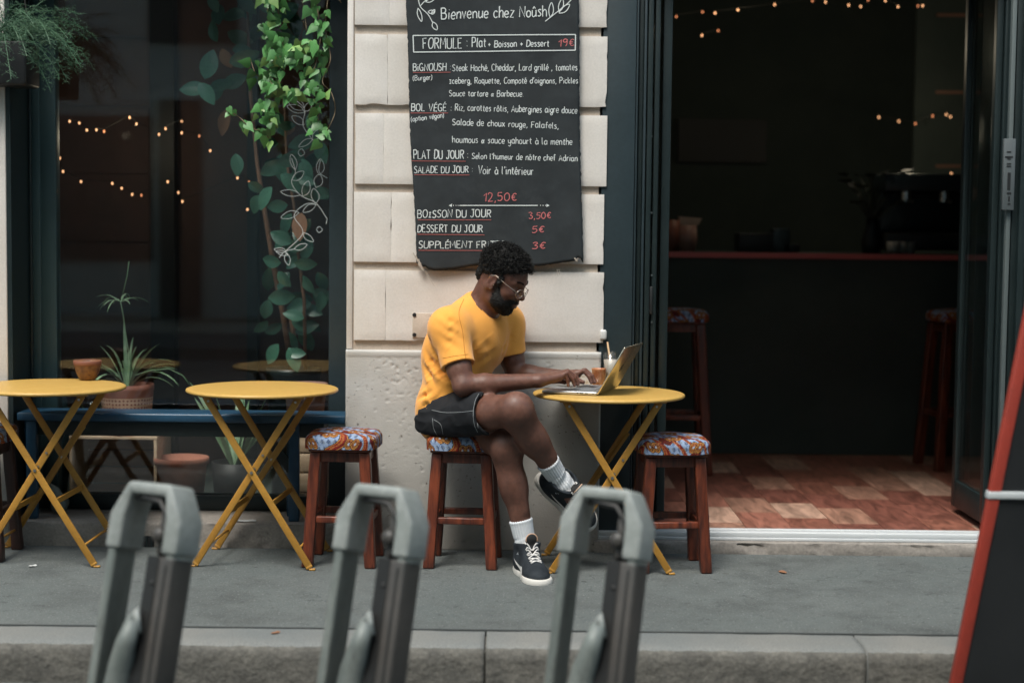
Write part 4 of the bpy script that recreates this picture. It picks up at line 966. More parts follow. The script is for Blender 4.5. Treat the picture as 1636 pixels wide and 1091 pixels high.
# ================================================================== cups, glass, laptop on the tables
cup = thing('cup', 'small brown terracotta cup on the left yellow table', 'cup', onz(140, 607, .7065))
MB().lathe([(0,0),(.028,0),(.034,.004),(.048,.034),(.055,.060),(.0565,.080),(.0535,.0805),(.051,.060),(.042,.03),(.02,.008),(0,.008)], (0,0,0), 40).build('bowl', pm('glazed_terracotta', (.085,.034,.018), (.22,.10,.038), scale=55, rough=.45, bump=.5, bscale=90, bdist=.003), cup, smooth=True)
MB().lathe([(.0555,.0625),(.0580,.066),(.0590,.081),(.0570,.0835),(.0535,.0810)], (0,0,0), 40).build('rim', flat('cup_rim', (.20,.075,.045), .5), cup, smooth=True)
pL = onz(953, 632, .7075)
lap = thing('laptop', 'open slim laptop on the yellow table, screen turned from the camera', 'laptop', pL)
hx = Vector((.30, .954, 0)); px_ = Vector((-.954, .30, 0)); LW, LD, LH = .315, .225, .011
def lbox(name, o0, a, b, c, mat, par, bev=.0015):
    o0 = Vector(o0); vs = [o0, o0+a, o0+a+b, o0+b, o0+c, o0+a+c, o0+a+b+c, o0+b+c]
    o = mesh_obj(name, vs, [(0,3,2,1),(4,5,6,7),(0,1,5,4),(1,2,6,5),(2,3,7,6),(3,0,4,7)], mat, par)
    bm = bmesh.new(); bm.from_mesh(o.data); bmesh.ops.recalc_face_normals(bm, faces=bm.faces); bm.to_mesh(o.data); bm.free()
    return bevel(o, bev) if bev else o
Z3 = Vector((0, 0, 1)); mlap = flat('aluminium_shell', (.62,.62,.62), .28, .85)
base = lbox('base', (0,0,.0015), hx*LW, px_*LD, Z3*LH, mlap, lap, .002)
lbox('keyboard', hx*.03+px_*.03+Z3*(LH+.0016), hx*(LW-.06), px_*.10, Z3*.0008, flat('key_caps', (.16,.17,.18), .5), base, 0)
lbox('touchpad', hx*.10+px_*.145+Z3*(LH+.0016), hx*.115, px_*.07, Z3*.0004, flat('touchpad', (.4,.4,.4), .4, .5), base, 0)
for k, (d_, w_) in enumerate(((.012,.004), (.035,.012), (.055,.012), (.075,.005))):
    lbox('port', px_*d_-hx*.0006+Z3*.005, hx*.001, px_*w_, Z3*.004, M['black'], base, 0)
up_ = (Vector((.954, -.30, 0))*.50 + Z3*.866).normalized(); nrm_ = hx.cross(up_).normalized()
if nrm_.dot(Vector((1, 0, 0))) < 0: nrm_ = -nrm_
lid = lbox('lid', Vector((0,0,.006))+nrm_*.000, hx*LW, up_*.218, nrm_*.006, flat('lid_reflected_tint', (.74,.66,.52), .25, .9), lap, .0022)  # grey aluminium lid; the warm tint paints in the table's reflection
lbox('screen', Vector((0,0,.006))+hx*.008+up_*.012-nrm_*.0006, hx*(LW-.016), up_*.198, nrm_*.0004, flat('screen_glass', (.02,.02,.02), .1), lid, 0)
# the emblem on the lid: bitten fruit with a leaf, flat mirror inlay
lc = Vector((0,0,.006))+hx*LW/2+up_*.112+nrm_*.0066; mb = MB()
pts = []
for k in range(40):
    a = 2*math.pi*k/40; r = .0185*(1+.05*math.cos(2*a)-.07*math.exp(-((a-math.pi/2)/.25)**2)-.05*math.exp(-((a-1.5*math.pi)/.22)**2))
    x, y = r*math.cos(a), r*math.sin(a)*1.06
    dx, dy = x-.0225, y-.003; d_ = math.hypot(dx, dy)
    if d_ < .0105: x, y = .0225+dx/d_*.0105, .003+dy/d_*.0105
    pts.append((x, y))
vs = [lc+hx*x+up_*y for x, y in pts]; mb.add(vs+[lc], [(k, (k+1) % 40, 40) for k in range(40)])
lf = [(0,.022),(.002,.029),(.009,.034),(.008,.027),(.001,.0215)]; mb.add([lc+hx*x+up_*y for x, y in lf], [(0,1,2,3,4)])
mb.build('emblem', flat('dark_mirror_inlay', (.10,.09,.08), .15, .9), lid)
gp = at(976, 600, -.04); gp.z = .7065
gl = thing('drink_glass', 'tall glass of milky iced drink behind the laptop screen', 'glass', gp)
mgl = glass_mat('tumbler_glass', (.95,.97,.97), 1.5)
MB().lathe([(0,0),(.024,0),(.026,.004),(.034,.145),(.0325,.145),(.025,.008),(0,.008)], (0,0,0), 32).build('tumbler', mgl, gl, smooth=True)
MB().lathe([(0,.0085),(.0243,.0085),(.0308,.112),(0,.112)], (0,0,0), 28).build('milky_drink', pm('milky_drink', (.55,.48,.42), (.42,.34,.28), scale=20, rough=.4), gl, smooth=True)
q = MB(); q.tube([(.010,-.004,.02), (-.016,.012,.185)], .0038, 8); st_ = q.build('straw', pm('paper_straw', (.55,.38,.22), (.48,.30,.16), scale=30, rough=.7), gl, smooth=True)
ap = onz(955, 615, .7075); ap.y += .02
am = thing('cup', 'amber brown tumbler beside the typing hand, left of the tall glass', 'cup', at(956.5, 605, -.075)); am.location.z = .7075
m_am = pm('amber_glaze', (.36,.12,.045), (.60,.30,.14), scale=30, rough=.25, lo=.4, hi=.6)
MB().lathe([(0,0),(.021,0),(.025,.005),(.030,.050),(.0315,.054),(.0295,.054),(.023,.008),(0,.008)], (0,0,0), 32).build('tumbler', m_am, am, smooth=True)
am.scale = (1, 1, 1.42)

# ================================================================== foreground docks
def make_dock(label):
    t = thing('bike_dock', label, 'bike dock', (0, 0, 0), 0, 'grey bicycle docks in a row along the road')
    W, ww = .116, .030; dd = .046
    def arch(o_, i_, z0, z1_):
        outer = [(-W-o_, z0), (-W-o_, .70), (-.070-o_*.4, .782+o_), (.070+o_*.4, .782+o_), (W+o_, .70), (W+o_, z0)]
        if o_ > 0: i_ = -.014
        inner = [(W-ww+i_, z0), (W-ww+i_, .695), (.060, .756), (-.060, .756), (-W+ww-i_, .695), (-W+ww-i_, z0)]
        return outer, inner
    def arch_mesh(name, o_, z0, mat, d):
        ou, inn = arch(o_, 0.0, z0, 0); mb = MB(); n = 6; vs = []
        inn = inn[::-1]
        for y in (-d, d):
            vs += [(x, y, z) for x, z in ou] + [(x, y, z) for x, z in inn]
        fs = []
        for k in range(5):
            fs.append((k, k+1, 6+k+1, 6+k)); fs.append((12+k, 18+k, 18+k+1, 12+k+1))
            fs.append((k, 12+k, 12+k+1, k+1)); fs.append((6+k, 6+k+1, 18+k+1, 18+k))
        fs += [(0, 6, 18, 12), (5, 17, 23, 11)]
        o = mesh_obj(name, vs, fs, mat, t); bm = bmesh.new(); bm.from_mesh(o.data); bmesh.ops.recalc_face_normals(bm, faces=bm.faces); bm.to_mesh(o.data); bm.free()
        return bevel(o, .011, 4)
    arch_mesh('frame', 0, 0.0, M['dock'], dd); arch_mesh('cap', .007, .605, M['dockcap'], dd+.007)
    mb = MB(); mb.box(.034, W+.0015, -dd-.002, .040, .0, .600); mb.build('lock_column', M['dockdark'], t, bev=.008, seg=3)
    mb = MB(); mb.box(.0335, .072, -dd-.005, -dd-.0025, .0, .60); mb.build('shaded_face_strip', M['dockrub'], t)  # black strip stands in for the column's shaded inner face
    mb = MB(); mb.box(.040, .070, -.035, .035, .601, .72); mb.build('lock_head', M['dockdark'], t, bev=.01)
    mb = MB(); mb.box(.094, .100, -dd-.004, -dd-.0025, .02, .58); mb.build('edge_strip', M['dockrub'], t)
    mb = MB(); mb.tube([(-.012,-.03,.02), (-.010,-.04,.22), (.004,-.055,.31), (.030,-.082,.37), (.040,-.076,.43)], [.042,.040,.034,.027,.02], 14); mb.build('lock_arm', M['dock'], t, smooth=True)
    mb = MB(); mb.tube([(.026,-.078,.41), (.040,-.072,.45), (.056,-.07,.40)], [.016,.015,.010], 10); mb.build('latch', M['dockcap'], t, smooth=True)
    mb = MB(); mb.lathe([(0,-.020),(.016,-.018),(.020,-.012),(.020,.01),(0,.01)], (.052,-.036,.655), 16, 'Y'); mb.build('lock_boss', M['dockdark'], t, smooth=True)
    mb = MB(); mb.lathe([(0,-.006),(.006,-.005),(.007,0)], (.06,-dd-.0025,.53), 10, 'Y'); mb.build('rivet', M['dockrub'], t, smooth=True)
    mb = MB(); mb.tube([(-.05,-.03,.748), (-.02,-.035,.748), (.035,-.036,.742), (.066,-.034,.705), (.074,-.03,.65), (.06,-.03,.60)], .008, 8); mb.build('rubber_seal', M['dockrub'], t, smooth=True)
    mb = MB(); mb.box(-.15, .15, -.11, .11, -.02, .005); mb.build('base_plate', M['dockdark'], t, bev=.004)
    return t
YD = -2.40; ZR = -.135
dk = make_dock('grey bicycle dock farthest left, before the gap between two yellow tables')
def place_dock(o, px):
    # rotate so that the front faces the camera's left, lean back
    rz = rad(-28); lean = rad(14)
    o.rotation_mode = 'QUATERNION'
    R3 = Matrix.Rotation(rz, 4, 'Z') @ Matrix.Rotation(-lean, 4, 'X')
    o.rotation_quaternion = R3.to_quaternion()
    topl = R3 @ Vector((0, 0, .782))
    tp_ = at(px, 778, YD)
    o.location = (tp_.x-topl.x, YD-topl.y, ZR)
    print('dock top z', ZR+topl.z, 'wanted', tp_.z)
place_dock(dk, 256); k = (at(256, 778, YD).z-ZR)/(.782*math.cos(rad(14))); dk.scale = (1, 1, k)
d2 = copy_tree(dk, None, 'grey bicycle dock hiding one leg of the stool beside the blue bench'); place_dock(d2, 617)
d3 = copy_tree(dk, None, 'grey bicycle dock farthest right, in front of the crossed foot of the man'); place_dock(d3, 976)

# ================================================================== a-board at the right
YA = -1.95
ab = thing('a_board', 'leaning black board with red frame and pale strap, cut off by the right edge', 'sign', (0, 0, 0))
def apt(px, py, Y=YA): return at(px, py, Y)
tL = apt(1651, 440); bL = apt(1508, 1150); wdt = .62; slope = (tL.x-bL.x)/(tL.z-bL.z)
def slab(name, x_off0, x_off1, z0, z1, y0, y1, mat, par=ab, bev=.004, mirror=False):
    def xl(z, o_): return bL.x+(z-bL.z)*slope+o_
    cx = bL.x+.52
    def xr(z, o_): return 2*cx-xl(z, o_)
    f = xr if mirror else xl
    vs = [(f(z0, x_off0), y0, z0), (f(z0, x_off1), y0, z0), (f(z0, x_off1), y1, z0), (f(z0, x_off0), y1, z0), (f(z1, x_off0), y0, z1), (f(z1, x_off1), y0, z1), (f(z1, x_off1), y1, z1), (f(z1, x_off0), y1, z1)]
    o = mesh_obj(name, vs, [(0,3,2,1),(4,5,6,7),(0,1,5,4),(1,2,6,5),(2,3,7,6),(3,0,4,7)], mat, par)
    bm = bmesh.new(); bm.from_mesh(o.data); bmesh.ops.recalc_face_normals(bm, faces=bm.faces); bm.to_mesh(o.data); bm.free()
    return bevel(o, bev)
zb, zt2 = ZR, tL.z+.05
slab('frame_rail', 0, .036, zb, zt2, YA, YA+.03, M['redframe']); slab('frame_rail', 0, .036, zb, zt2, YA, YA+.03, M['redframe'], mirror=True)
cx = bL.x+.52
def xl(z): return bL.x+(z-bL.z)*slope
vs = [(xl(zb)+.036, YA+.008, zb+.06), (2*cx-xl(zb)-.036, YA+.008, zb+.06), (2*cx-xl(zt2)-.036, YA+.008, zt2), (xl(zt2)+.036, YA+.008, zt2)]
vs2 = [(v[0], YA+.022, v[2]) for v in vs]
mesh_obj('panel', vs+vs2, [(0,1,2,3),(7,6,5,4),(0,4,5,1),(1,5,6,2),(2,6,7,3),(3,7,4,0)], M['board'], ab)
mb = MB(); mb.box(xl(zt2)+.02, 2*cx-xl(zt2)-.02, YA-.002, YA+.033, zt2-.01, zt2+.03); mb.build('top_rail', M['redframe'], ab, bev=.004)
zs = apt(1580, 791).z
slab('strap', -.003, 1.04-2*(zs-bL.z)*slope+.003, zs-.011, zs+.011, YA-.004, YA+.034, M['strap'], bev=.003)
for mir in (False, True):
    mb = MB(); x = xl(zt2)+.05 if not mir else 2*cx-xl(zt2)-.05; mb.bar((x, YA+.04, zt2-.02), (x+(-.06 if not mir else .06), YA+.42, ZR+.002), .035, .025, (0,1,0)); mb.build('rear_leg', M['redframe'], ab)

# ================================================================== pots and crates behind the glass
def box_boards(t, x0, x1, y0, y1, z0, z1, mat, nb=3, th=.012, front=True, side=True, topb=True):
    hz = (z1-z0)/nb
    for k in range(nb):
        if front: mb = MB(); mb.box(x0, x1, y0, y0+th, z0+k*hz+.004, z0+(k+1)*hz-.003); mb.build('board', M[mat], t, bev=.0015)
        if side: 
            for xx in (x0, x1-th): mb = MB(); mb.box(xx, xx+th, y0+th+.001, y1, z0+k*hz+.004, z0+(k+1)*hz-.003); mb.build('board', M[mat], t, bev=.0015)
    if topb: mb = MB(); mb.box(x0, x1, y0-.002, y1, z1, z1+th); mb.build('board', M[mat], t, bev=.0015)
FZ2 = .088
yc = .37
cr1 = thing('crate', 'open wooden crate on its side behind the window, under the patterned pot', 'crate', (0, 0, 0))
x0 = at(110, 700, yc).x; x1 = at(247, 700, yc).x; z1_ = at(180, 697, yc).z
mb = MB(); mb.box(x0, x1+.012, yc, yc+.30, z1_-.014, z1_); mb.build('board', M['crate'], cr1, bev=.002)
mb = MB(); mb.box(x1-.004, x1+.010, yc-.001, yc+.30, FZ2, z1_-.015); mb.build('board', M['crate'], cr1, bev=.002)
mb = MB(); mb.box(x0, x0+.014, yc, yc+.30, FZ2, z1_-.015); mb.build('board', M['crate'], cr1, bev=.002)
hz = (z1_-.02-FZ2)/4
for k in range(4): mb = MB(); mb.box(x0+.015, x1-.005, yc+.27, yc+.284, FZ2+k*hz+.003, FZ2+(k+1)*hz-.003); mb.build('board', M['crate_dark'], cr1, bev=.002)
YC2 = .365
cr2 = thing('crate', 'pale pine crate of horizontal boards behind the glass beside the stone pillar', 'crate', (0, 0, 0))
x0 = at(474, 700, YC2).x; x1 = at(572, 700, YC2).x; z1c = at(510, 688, YC2).z
box_boards(cr2, x0, x1, YC2, .53, FZ2, z1c-.013, 'crate', 4)
def lathe_thing(name, label, cat, x, y, z, prof, mat, part='pot', n=36):
    t = thing(name, label, cat, (x, y, z)); MB().lathe(prof, (0,0,0), n).build(part, mat, t, smooth=True); return t
# patterned pot with spider plant on the crate
mpot, t_, b_n = new_mat('carved_terracotta'); L = t_.links.new
tc = N(t_, 'ShaderNodeTexCoord'); sx = N(t_, 'ShaderNodeSeparateXYZ'); L(tc.outputs['Object'], sx.inputs[0])
at2 = N(t_, 'ShaderNodeMath', operation='ARCTAN2'); L(sx.outputs[1], at2.inputs[0]); L(sx.outputs[0], at2.inputs[1])
cb = N(t_, 'ShaderNodeCombineXYZ'); m1 = N(t_, 'ShaderNodeMath', operation='MULTIPLY'); m1.inputs[1].default_value = 5.2; L(at2.outputs[0], m1.inputs[0]); L(m1.outputs[0], cb.inputs[0])
m2 = N(t_, 'ShaderNodeMath', operation='MULTIPLY'); m2.inputs[1].default_value = 45; L(sx.outputs[2], m2.inputs[0]); L(m2.outputs[0], cb.inputs[1])
ck_ = N(t_, 'ShaderNodeTexVoronoi'); ck_.inputs['Scale'].default_value = 1.3; ck_.inputs['Randomness'].default_value = .15; L(cb.outputs[0], ck_.inputs[0])
gt = N(t_, 'ShaderNodeMath', operation='GREATER_THAN'); gt.inputs[1].default_value = .30; L(ck_.outputs[0], gt.inputs[0])
z_lo = N(t_, 'ShaderNodeMath', operation='GREATER_THAN'); z_lo.inputs[1].default_value = .07; L(sx.outputs[2], z_lo.inputs[0])
z_hi = N(t_, 'ShaderNodeMath', operation='LESS_THAN'); z_hi.inputs[1].default_value = .165; L(sx.outputs[2], z_hi.inputs[0])
ml = N(t_, 'ShaderNodeMath', operation='MULTIPLY'); L(z_lo.outputs[0], ml.inputs[0]); L(z_hi.outputs[0], ml.inputs[1])
ml2 = N(t_, 'ShaderNodeMath', operation='MULTIPLY'); L(ml.outputs[0], ml2.inputs[0]); L(gt.outputs[0], ml2.inputs[1])
mx = N(t_, 'ShaderNodeMix', data_type='RGBA'); L(ml2.outputs[0], mx.inputs[0]); mx.inputs[6].default_value = (.27,.10,.07,1); mx.inputs[7].default_value = (.60,.38,.27,1); L(mx.outputs[2], b_n.inputs['Base Color']); b_n.inputs['Roughness'].default_value = .8
pc = at(203, 690, yc+.13)
pp = lathe_thing('potted_plant', 'spider plant in a carved terracotta pot on the open crate behind the glass', 'plant', pc.x, yc+.13, z1_+.001,
    [(0,0),(.100,0),(.104,.01),(.118,.19),(.121,.20),(.121,.222),(.112,.222),(.106,.20),(.0,.19)], mpot)
MB().lathe([(0,0),(.13,0),(.135,.02),(.125,.022),(.0,.02)], (0,0,-.0005), 36).build('saucer', M['teracotta'], pp, smooth=True)
def blades(parent, base, n, lmin, lmax, spread, droop, w_, seed, mat='spider', name='blade', up=.9, each=True):
    rr = random.Random(seed)
    for k in range(n):
        a = rr.uniform(0, 2*math.pi); L_ = rr.uniform(lmin, lmax); s_ = rr.uniform(.15, 1)*spread
        d = Vector((math.cos(a)*s_, math.sin(a)*s_, up)).normalized(); p = Vector(base)+Vector((math.cos(a), math.sin(a), 0))*.012
        P = []; v = d.copy(); n_ = 9; dr = droop*rr.uniform(.6, 1.4)
        for i in range(n_): P.append(p.copy()); p = p+v*L_/(n_-1); v = (v+Vector((0, 0, -dr/(n_-1)))).normalized()
        side = d.cross(Vector((0, 0, 1))); side = side.normalized() if side.length > .05 else Vector((1, 0, 0))
        side = Matrix.Rotation(rr.uniform(-.6, .6), 3, 'Z') @ side
        vs = []; fs = []
        for i, q in enumerate(P):
            ww = w_*(math.sin(math.pi*min(1, (i+1.2)/n_))**.6)*(1 if i < n_-1 else .1)*.5
            up_n = Vector((0, 0, .25*ww))
            vs += [q-side*ww+up_n, q-up_n, q+side*ww+up_n]
        for i in range(n_-1): a0 = 3*i; fs += [(a0, a0+1, a0+4, a0+3), (a0+1, a0+2, a0+5, a0+4)]
        mesh_obj(name, vs, fs, M[mat], parent, smooth=True)
blades(pp, (0,0,.20), 26, .18, .36, .9, 1.6, .016, 4)
# long arching runners with a plantlet
P0 = pp.location
def runner(pts, Y): 
    mb = MB(); mb.tube([Vector(at(x, y, Y))-P0 for x, y in pts], .0022, 5); mb.build('runner', M['spider'], pp, smooth=True)
runner([(213,600),(205,560),(196,500),(192,480)], yc+.1); runner([(215,600),(240,592),(270,589),(292,600),(303,615)], yc+.05); runner([(196,470),(203,440),(206,418)], yc+.1)
q = Vector(at(193, 482, yc+.1))-P0; blades(pp, q, 13, .06, .13, 1.4, 2.0, .012, 8, up=.5)
for (px, py, pz, hh, rr_, mt, nm, lb, ct) in [
    (290, 800, .42, .20, .115, 'teracotta', 'flower_pot', 'low round terracotta pot on the floor behind the glass, right of the open crate', 'pot'),
    (488, 684, .448, .20, .10, 'pinkpot', 'flower_pot', 'pale pink terracotta pot behind the middle table, on the pine crate', 'pot')]:
    x = at(px, py, pz).x; z = FZ2 if nm != 'x' else 0
    if mt == 'pinkpot': z = z1c+.0005
    top = at(px, 730 if mt == 'teracotta' else 612, pz).z-z; 
    sc_ = 1.0
    r1 = (88/2/2600*(pz+6.83)) if mt == 'teracotta' else (72/2/2600*(pz+6.83))
    lathe_thing(nm, lb, ct, x, pz, z, [(0,0),(r1*.72,0),(r1*.76,.005),(r1*.92,top-.03),(r1,top-.028),(r1,top),(r1*.9,top),(r1*.86,top-.03),(0,top-.035)], M[mt])
# snake plant in a black pot
xk = at(375, 760, .45).x; zk = at(372, 737, .45).z
sp_ = lathe_thing('potted_plant', 'snake plant with pale striped leaves in a black pot behind the middle table', 'plant', xk, .45, FZ2, [(0,0),(.085,0),(.105,zk-FZ2),(.095,zk-FZ2),(.085,zk-FZ2-.02),(0,zk-FZ2-.02)], M['black'])
blades(sp_, (0,0,zk-FZ2-.02), 24, .20, .44, .62, .45, .032, 12)
# teal can, glass jar, grey bundle
tc_ = lathe_thing('watering_can', 'dark teal pot half hidden behind the blue bench at the left', 'pot', at(78, 680, .45).x, .45, FZ2, [(0,0),(.07,0),(.10,.30),(.085,.45),(.075,.50),(.065,.5),(.0,.3)], M['teal'], 'body')
tc_.name = 'teal_pot'
jr = lathe_thing('glass_jar', 'clear glass jar with a sprig on the crate left of the carved pot', 'jar', at(147, 690, yc+.08).x, yc+.08, z1_+.001, [(0,0),(.04,0),(.043,.006),(.043,.11),(.034,.13),(.034,.145),(.031,.145),(.031,.128),(.040,.11),(.040,.008),(0,.008)], mgl, 'jar')
blades(jr, (0,0,.04), 7, .10, .18, .7, .8, .012, 5)
mb = MB(); p = at(97, 812, .2); gb = thing('pipe_fitting', 'grey green plastic pipe fitting lying on the window ledge under the bench', 'fitting', (at(97, 800, .20).x, .20, ZL+.001))
MB().lathe([(0,-.05),(.03,-.05),(.034,-.04),(.034,.0),(.026,.01),(.026,.05),(0,.05)], (0,0,.0345), 20, 'Y').build('body', flat('grey_green_plastic', (.16,.20,.19), .5), gb, smooth=True)
mb.tube([(0,.0,.04), (-.03,.0,.09), (-.06,0,.105)], [.028,.026,.026], 14); mb.build('elbow', flat('pale_green_plastic', (.24,.28,.26), .5), gb, smooth=True)

# ================================================================== climbing rubber plant behind the glass
YF = .66
def yst(y): return YF-.19*max(0, min(1, (592-y)/220))
def big_leaf_mesh(name, mat, pts, fold=.18, curl=.25):
    """pts: half outline (t along, half width)"""
    vs = []; fs = []
    for i, (t_, w_) in enumerate(pts):
        zc = -curl*t_*t_
        vs += [(-w_, t_, zc+fold*w_), (-w_*.5, t_, zc+fold*w_*.3), (0, t_, zc), (w_*.5, t_, zc+fold*w_*.3), (w_, t_, zc+fold*w_)]
    for i in range(len(pts)-1):
        for k in range(4): a = 5*i+k; fs.append((a, a+1, a+6, a+5))
    me = bpy.data.meshes.new(name); me.from_pydata(vs, [], fs); me.materials.append(mat); me.shade_smooth(); return me
ov = [(0,.01),(.12,.16),(.3,.27),(.5,.30),(.7,.25),(.88,.13),(1,.005)]
lf_f = big_leaf_mesh('leaf', M['leaf_ficus'], ov); lf_b = big_leaf_mesh('leaf', M['leaf_brown'], ov)
def put_leaf(me, parent, pos, ang, L_, tilt, yaw, name='leaf'):
    """leaf lying roughly facing the camera: long axis at screen angle ang (deg, 0=right, 90=up)"""
    o = bpy.data.objects.new(name, me); COL.objects.link(o); o.parent = parent
    a = rad(ang); d = Vector((math.cos(a), 0, math.sin(a))); n = Vector((0, -1, 0))
    n = (Matrix.Rotation(tilt, 3, d) @ n).normalized()
    sd_ = d.cross(n).normalized(); d2_ = Matrix.Rotation(yaw, 3, sd_) @ d; n2 = Matrix.Rotation(yaw, 3, sd_) @ n
    R = Matrix((sd_, d2_, n2)).transposed(); o.matrix_local = Matrix.Translation(pos) @ R.to_4x4() @ Matrix.Scale(L_, 4); return o
fic = thing('rubber_plant', 'tall climbing rubber plant with big dark leaves tied to a stake behind the glass', 'plant', (at(468, 800, YF).x, YF+.02, FZ2))
F0 = fic.location
st1 = [(466, 592), (452, 500), (440, 440), (424, 345), (411, 262), (400, 150), (396, 40), (394, -40)]
mb = MB(); mb.tube([Vector(at(x, y, yst(y)))-F0 for x, y in st1], [.014,.013,.012,.011,.009,.008,.006,.005], 10); mb.build('stake', M['stem'], fic, smooth=True)
mb = MB(); mb.tube([Vector(at(x, y, yst(y)-.03))-F0 for x, y in [(488,590),(486,480),(476,400),(470,330),(458,260),(455,180),(440,60),(430,-30)]], [.008,.008,.007,.007,.006,.005,.005,.004], 8); mb.build('stem', M['stem'], fic, smooth=True)
mb = MB(); mb.tube([Vector(at(x, y, YF+.03))-F0 for x, y in [(474,592),(470,540),(462,490)]], .010, 8); mb.build('stem', M['stem'], fic, smooth=True)
h_ = at(468, 588, YF).z-FZ2
MB().lathe([(0,0),(.09,0),(.10,.02),(.122,h_-.03),(.127,h_-.028),(.127,h_),(.115,h_),(.11,h_-.03),(0,h_-.03)], (0,0,0), 32).build('pot', M['slate_dark'], fic, smooth=True)
rr = random.Random(21)
FL = [(334,103,70,48),(308,142,170,44),(352,135,35,44),(382,62,-20,42),(390,92,30,50),(408,52,60,44),(356,195,-110,44),(377,264,-95,36),(433,270,-150,40),(462,257,20,40),(452,199,-60,42),(480,288,-80,48),(492,312,-60,36),(442,330,180,36),(455,358,-120,40),(482,363,-80,44),(514,243,-70,38),(449,380,150,38),(484,382,-30,40),(431,419,175,36),(488,423,-15,36),(455,450,-120,34),(492,455,-70,34),(515,450,-60,34),(480,474,175,42),(514,481,-40,38),(425,496,-100,36),(469,506,175,34),(500,498,-20,34),(418,525,-130,32),(437,525,20,32),(433,565,-130,40),(486,546,-85,48),(480,520,-40,34),(450,20,-30,46),(370,20,160,44),(340,50,120,36),(360,95,-80,34),(420,110,-50,40),(500,200,-60,36),(470,420,-130,30),(500,520,-30,30),(330,150,-60,40),(345,20,100,40),(505,120,-90,40)]
r2 = random.Random(77)
for _k in range(58):
    yy_ = r2.uniform(-5, 575) if _k % 3 else r2.uniform(-5, 330); xx_ = np.interp(yy_, [0, 150, 300, 575], [430, 425, 465, 478])+r2.gauss(0, 34 if yy_ > 330 else 52)
    if xx_ < 520: FL.append((xx_, yy_, r2.uniform(-170, 30), r2.uniform(28, 46)))
for i, (x, y, a, L_) in enumerate(FL):
    br = i in (6, 15, 37, 60)
    P = Vector(at(x, y, yst(y)-.02+rr.uniform(-.10, .08)))-F0; a += rr.uniform(-10, 10); LL = L_/355
    P -= Vector((math.cos(rad(a)), 0, math.sin(rad(a))))*LL*.5
    put_leaf(lf_b if br else lf_f, fic, P, a, LL, rr.uniform(-.6, .6), rr.uniform(-.35, .45))
# red decorative cones in the window top
# ================================================================== ivy hanging outside in front of the window
def ivy_mesh(mat):
    out = [(0,0),(.22,-.10),(.42,.08),(.40,.26),(.32,.44),(.17,.68),(0,1.05),(-.17,.68),(-.32,.44),(-.40,.26),(-.42,.08),(-.22,-.10)]
    vs = [(0, .38, .0)]+[(x, y, -.18*abs(x)-.12*y*y) for x, y in out]; fs = [(0, i+1, (i+1) % 12+1) for i in range(12)]
    me = bpy.data.meshes.new('leaf'); me.from_pydata(vs, [], fs); me.materials.append(mat); me.shade_smooth(); return me
iv_a, iv_n = ivy_mesh(M['leaf_ivy']), ivy_mesh(M['leaf_new'])
ivy = thing('ivy', 'bright green ivy trailing down in two strands outside the window next to the pillar', 'plant', (at(470, 0, .1).x, .1, 2.45))
I0 = ivy.location; rr = random.Random(5)
strands = [[(425,-12),(428,20),(436,60),(440,95),(432,130),(455,150),(470,152)],[(440,-12),(446,30),(452,75),(446,110),(436,150),(425,180),(435,195)],[(436,95),(455,90),(470,100),(478,80),(490,70)],
           [(370,180),(385,190),(400,205),(418,210),(430,222)],[(432,130),(410,120),(400,95)],
           [(505,-12),(508,20),(512,60),(505,100),(498,130),(510,160),(508,200),(514,228)],[(525,-12),(522,15),(520,50),(528,95),(515,130),(530,150),(535,180),(520,215)],[(480,-12),(485,15),(490,50),(484,35)],[(545,-20),(540,-5),(545,5)]]
nl = 0
for si, pts in enumerate(strands):
    sp2 = cr_spline(pts, 8); Ys = .10+.03*math.sin(si*2)
    W3 = [Vector(at(p.x, p.y, Ys+.015*math.sin(i*.7+si)))-I0 for i, p in enumerate(sp2)]
    mb = MB(); mb.tube(W3, .0022, 5); mb.build('vine', M['vine'], ivy, smooth=True)
    lim = (4, 6) if si not in (2, 4, 7, 8) else (2, 4)
    for i, P in enumerate(W3):
        for k in range(1 if rr.random() < .55 else 2) if si not in (3, 4) else range(1 if i % 2 else 0):
            if nl >= 295: break
            a = rr.uniform(-150, -30) if rr.random() < .8 else rr.uniform(0, 360); L_ = rr.uniform(.024, .060)
            pos = P+Vector((rr.uniform(-.036, .036), rr.uniform(-.03, .02), rr.uniform(-.02, .025)))
            new = rr.random() < (.5 if i > len(W3)-4 else .12)
            put_leaf(iv_n if new else iv_a, ivy, pos, a, L_, rr.uniform(-.7, .7), rr.uniform(-.5, .7)); nl += 1
print('ivy leaves', nl)
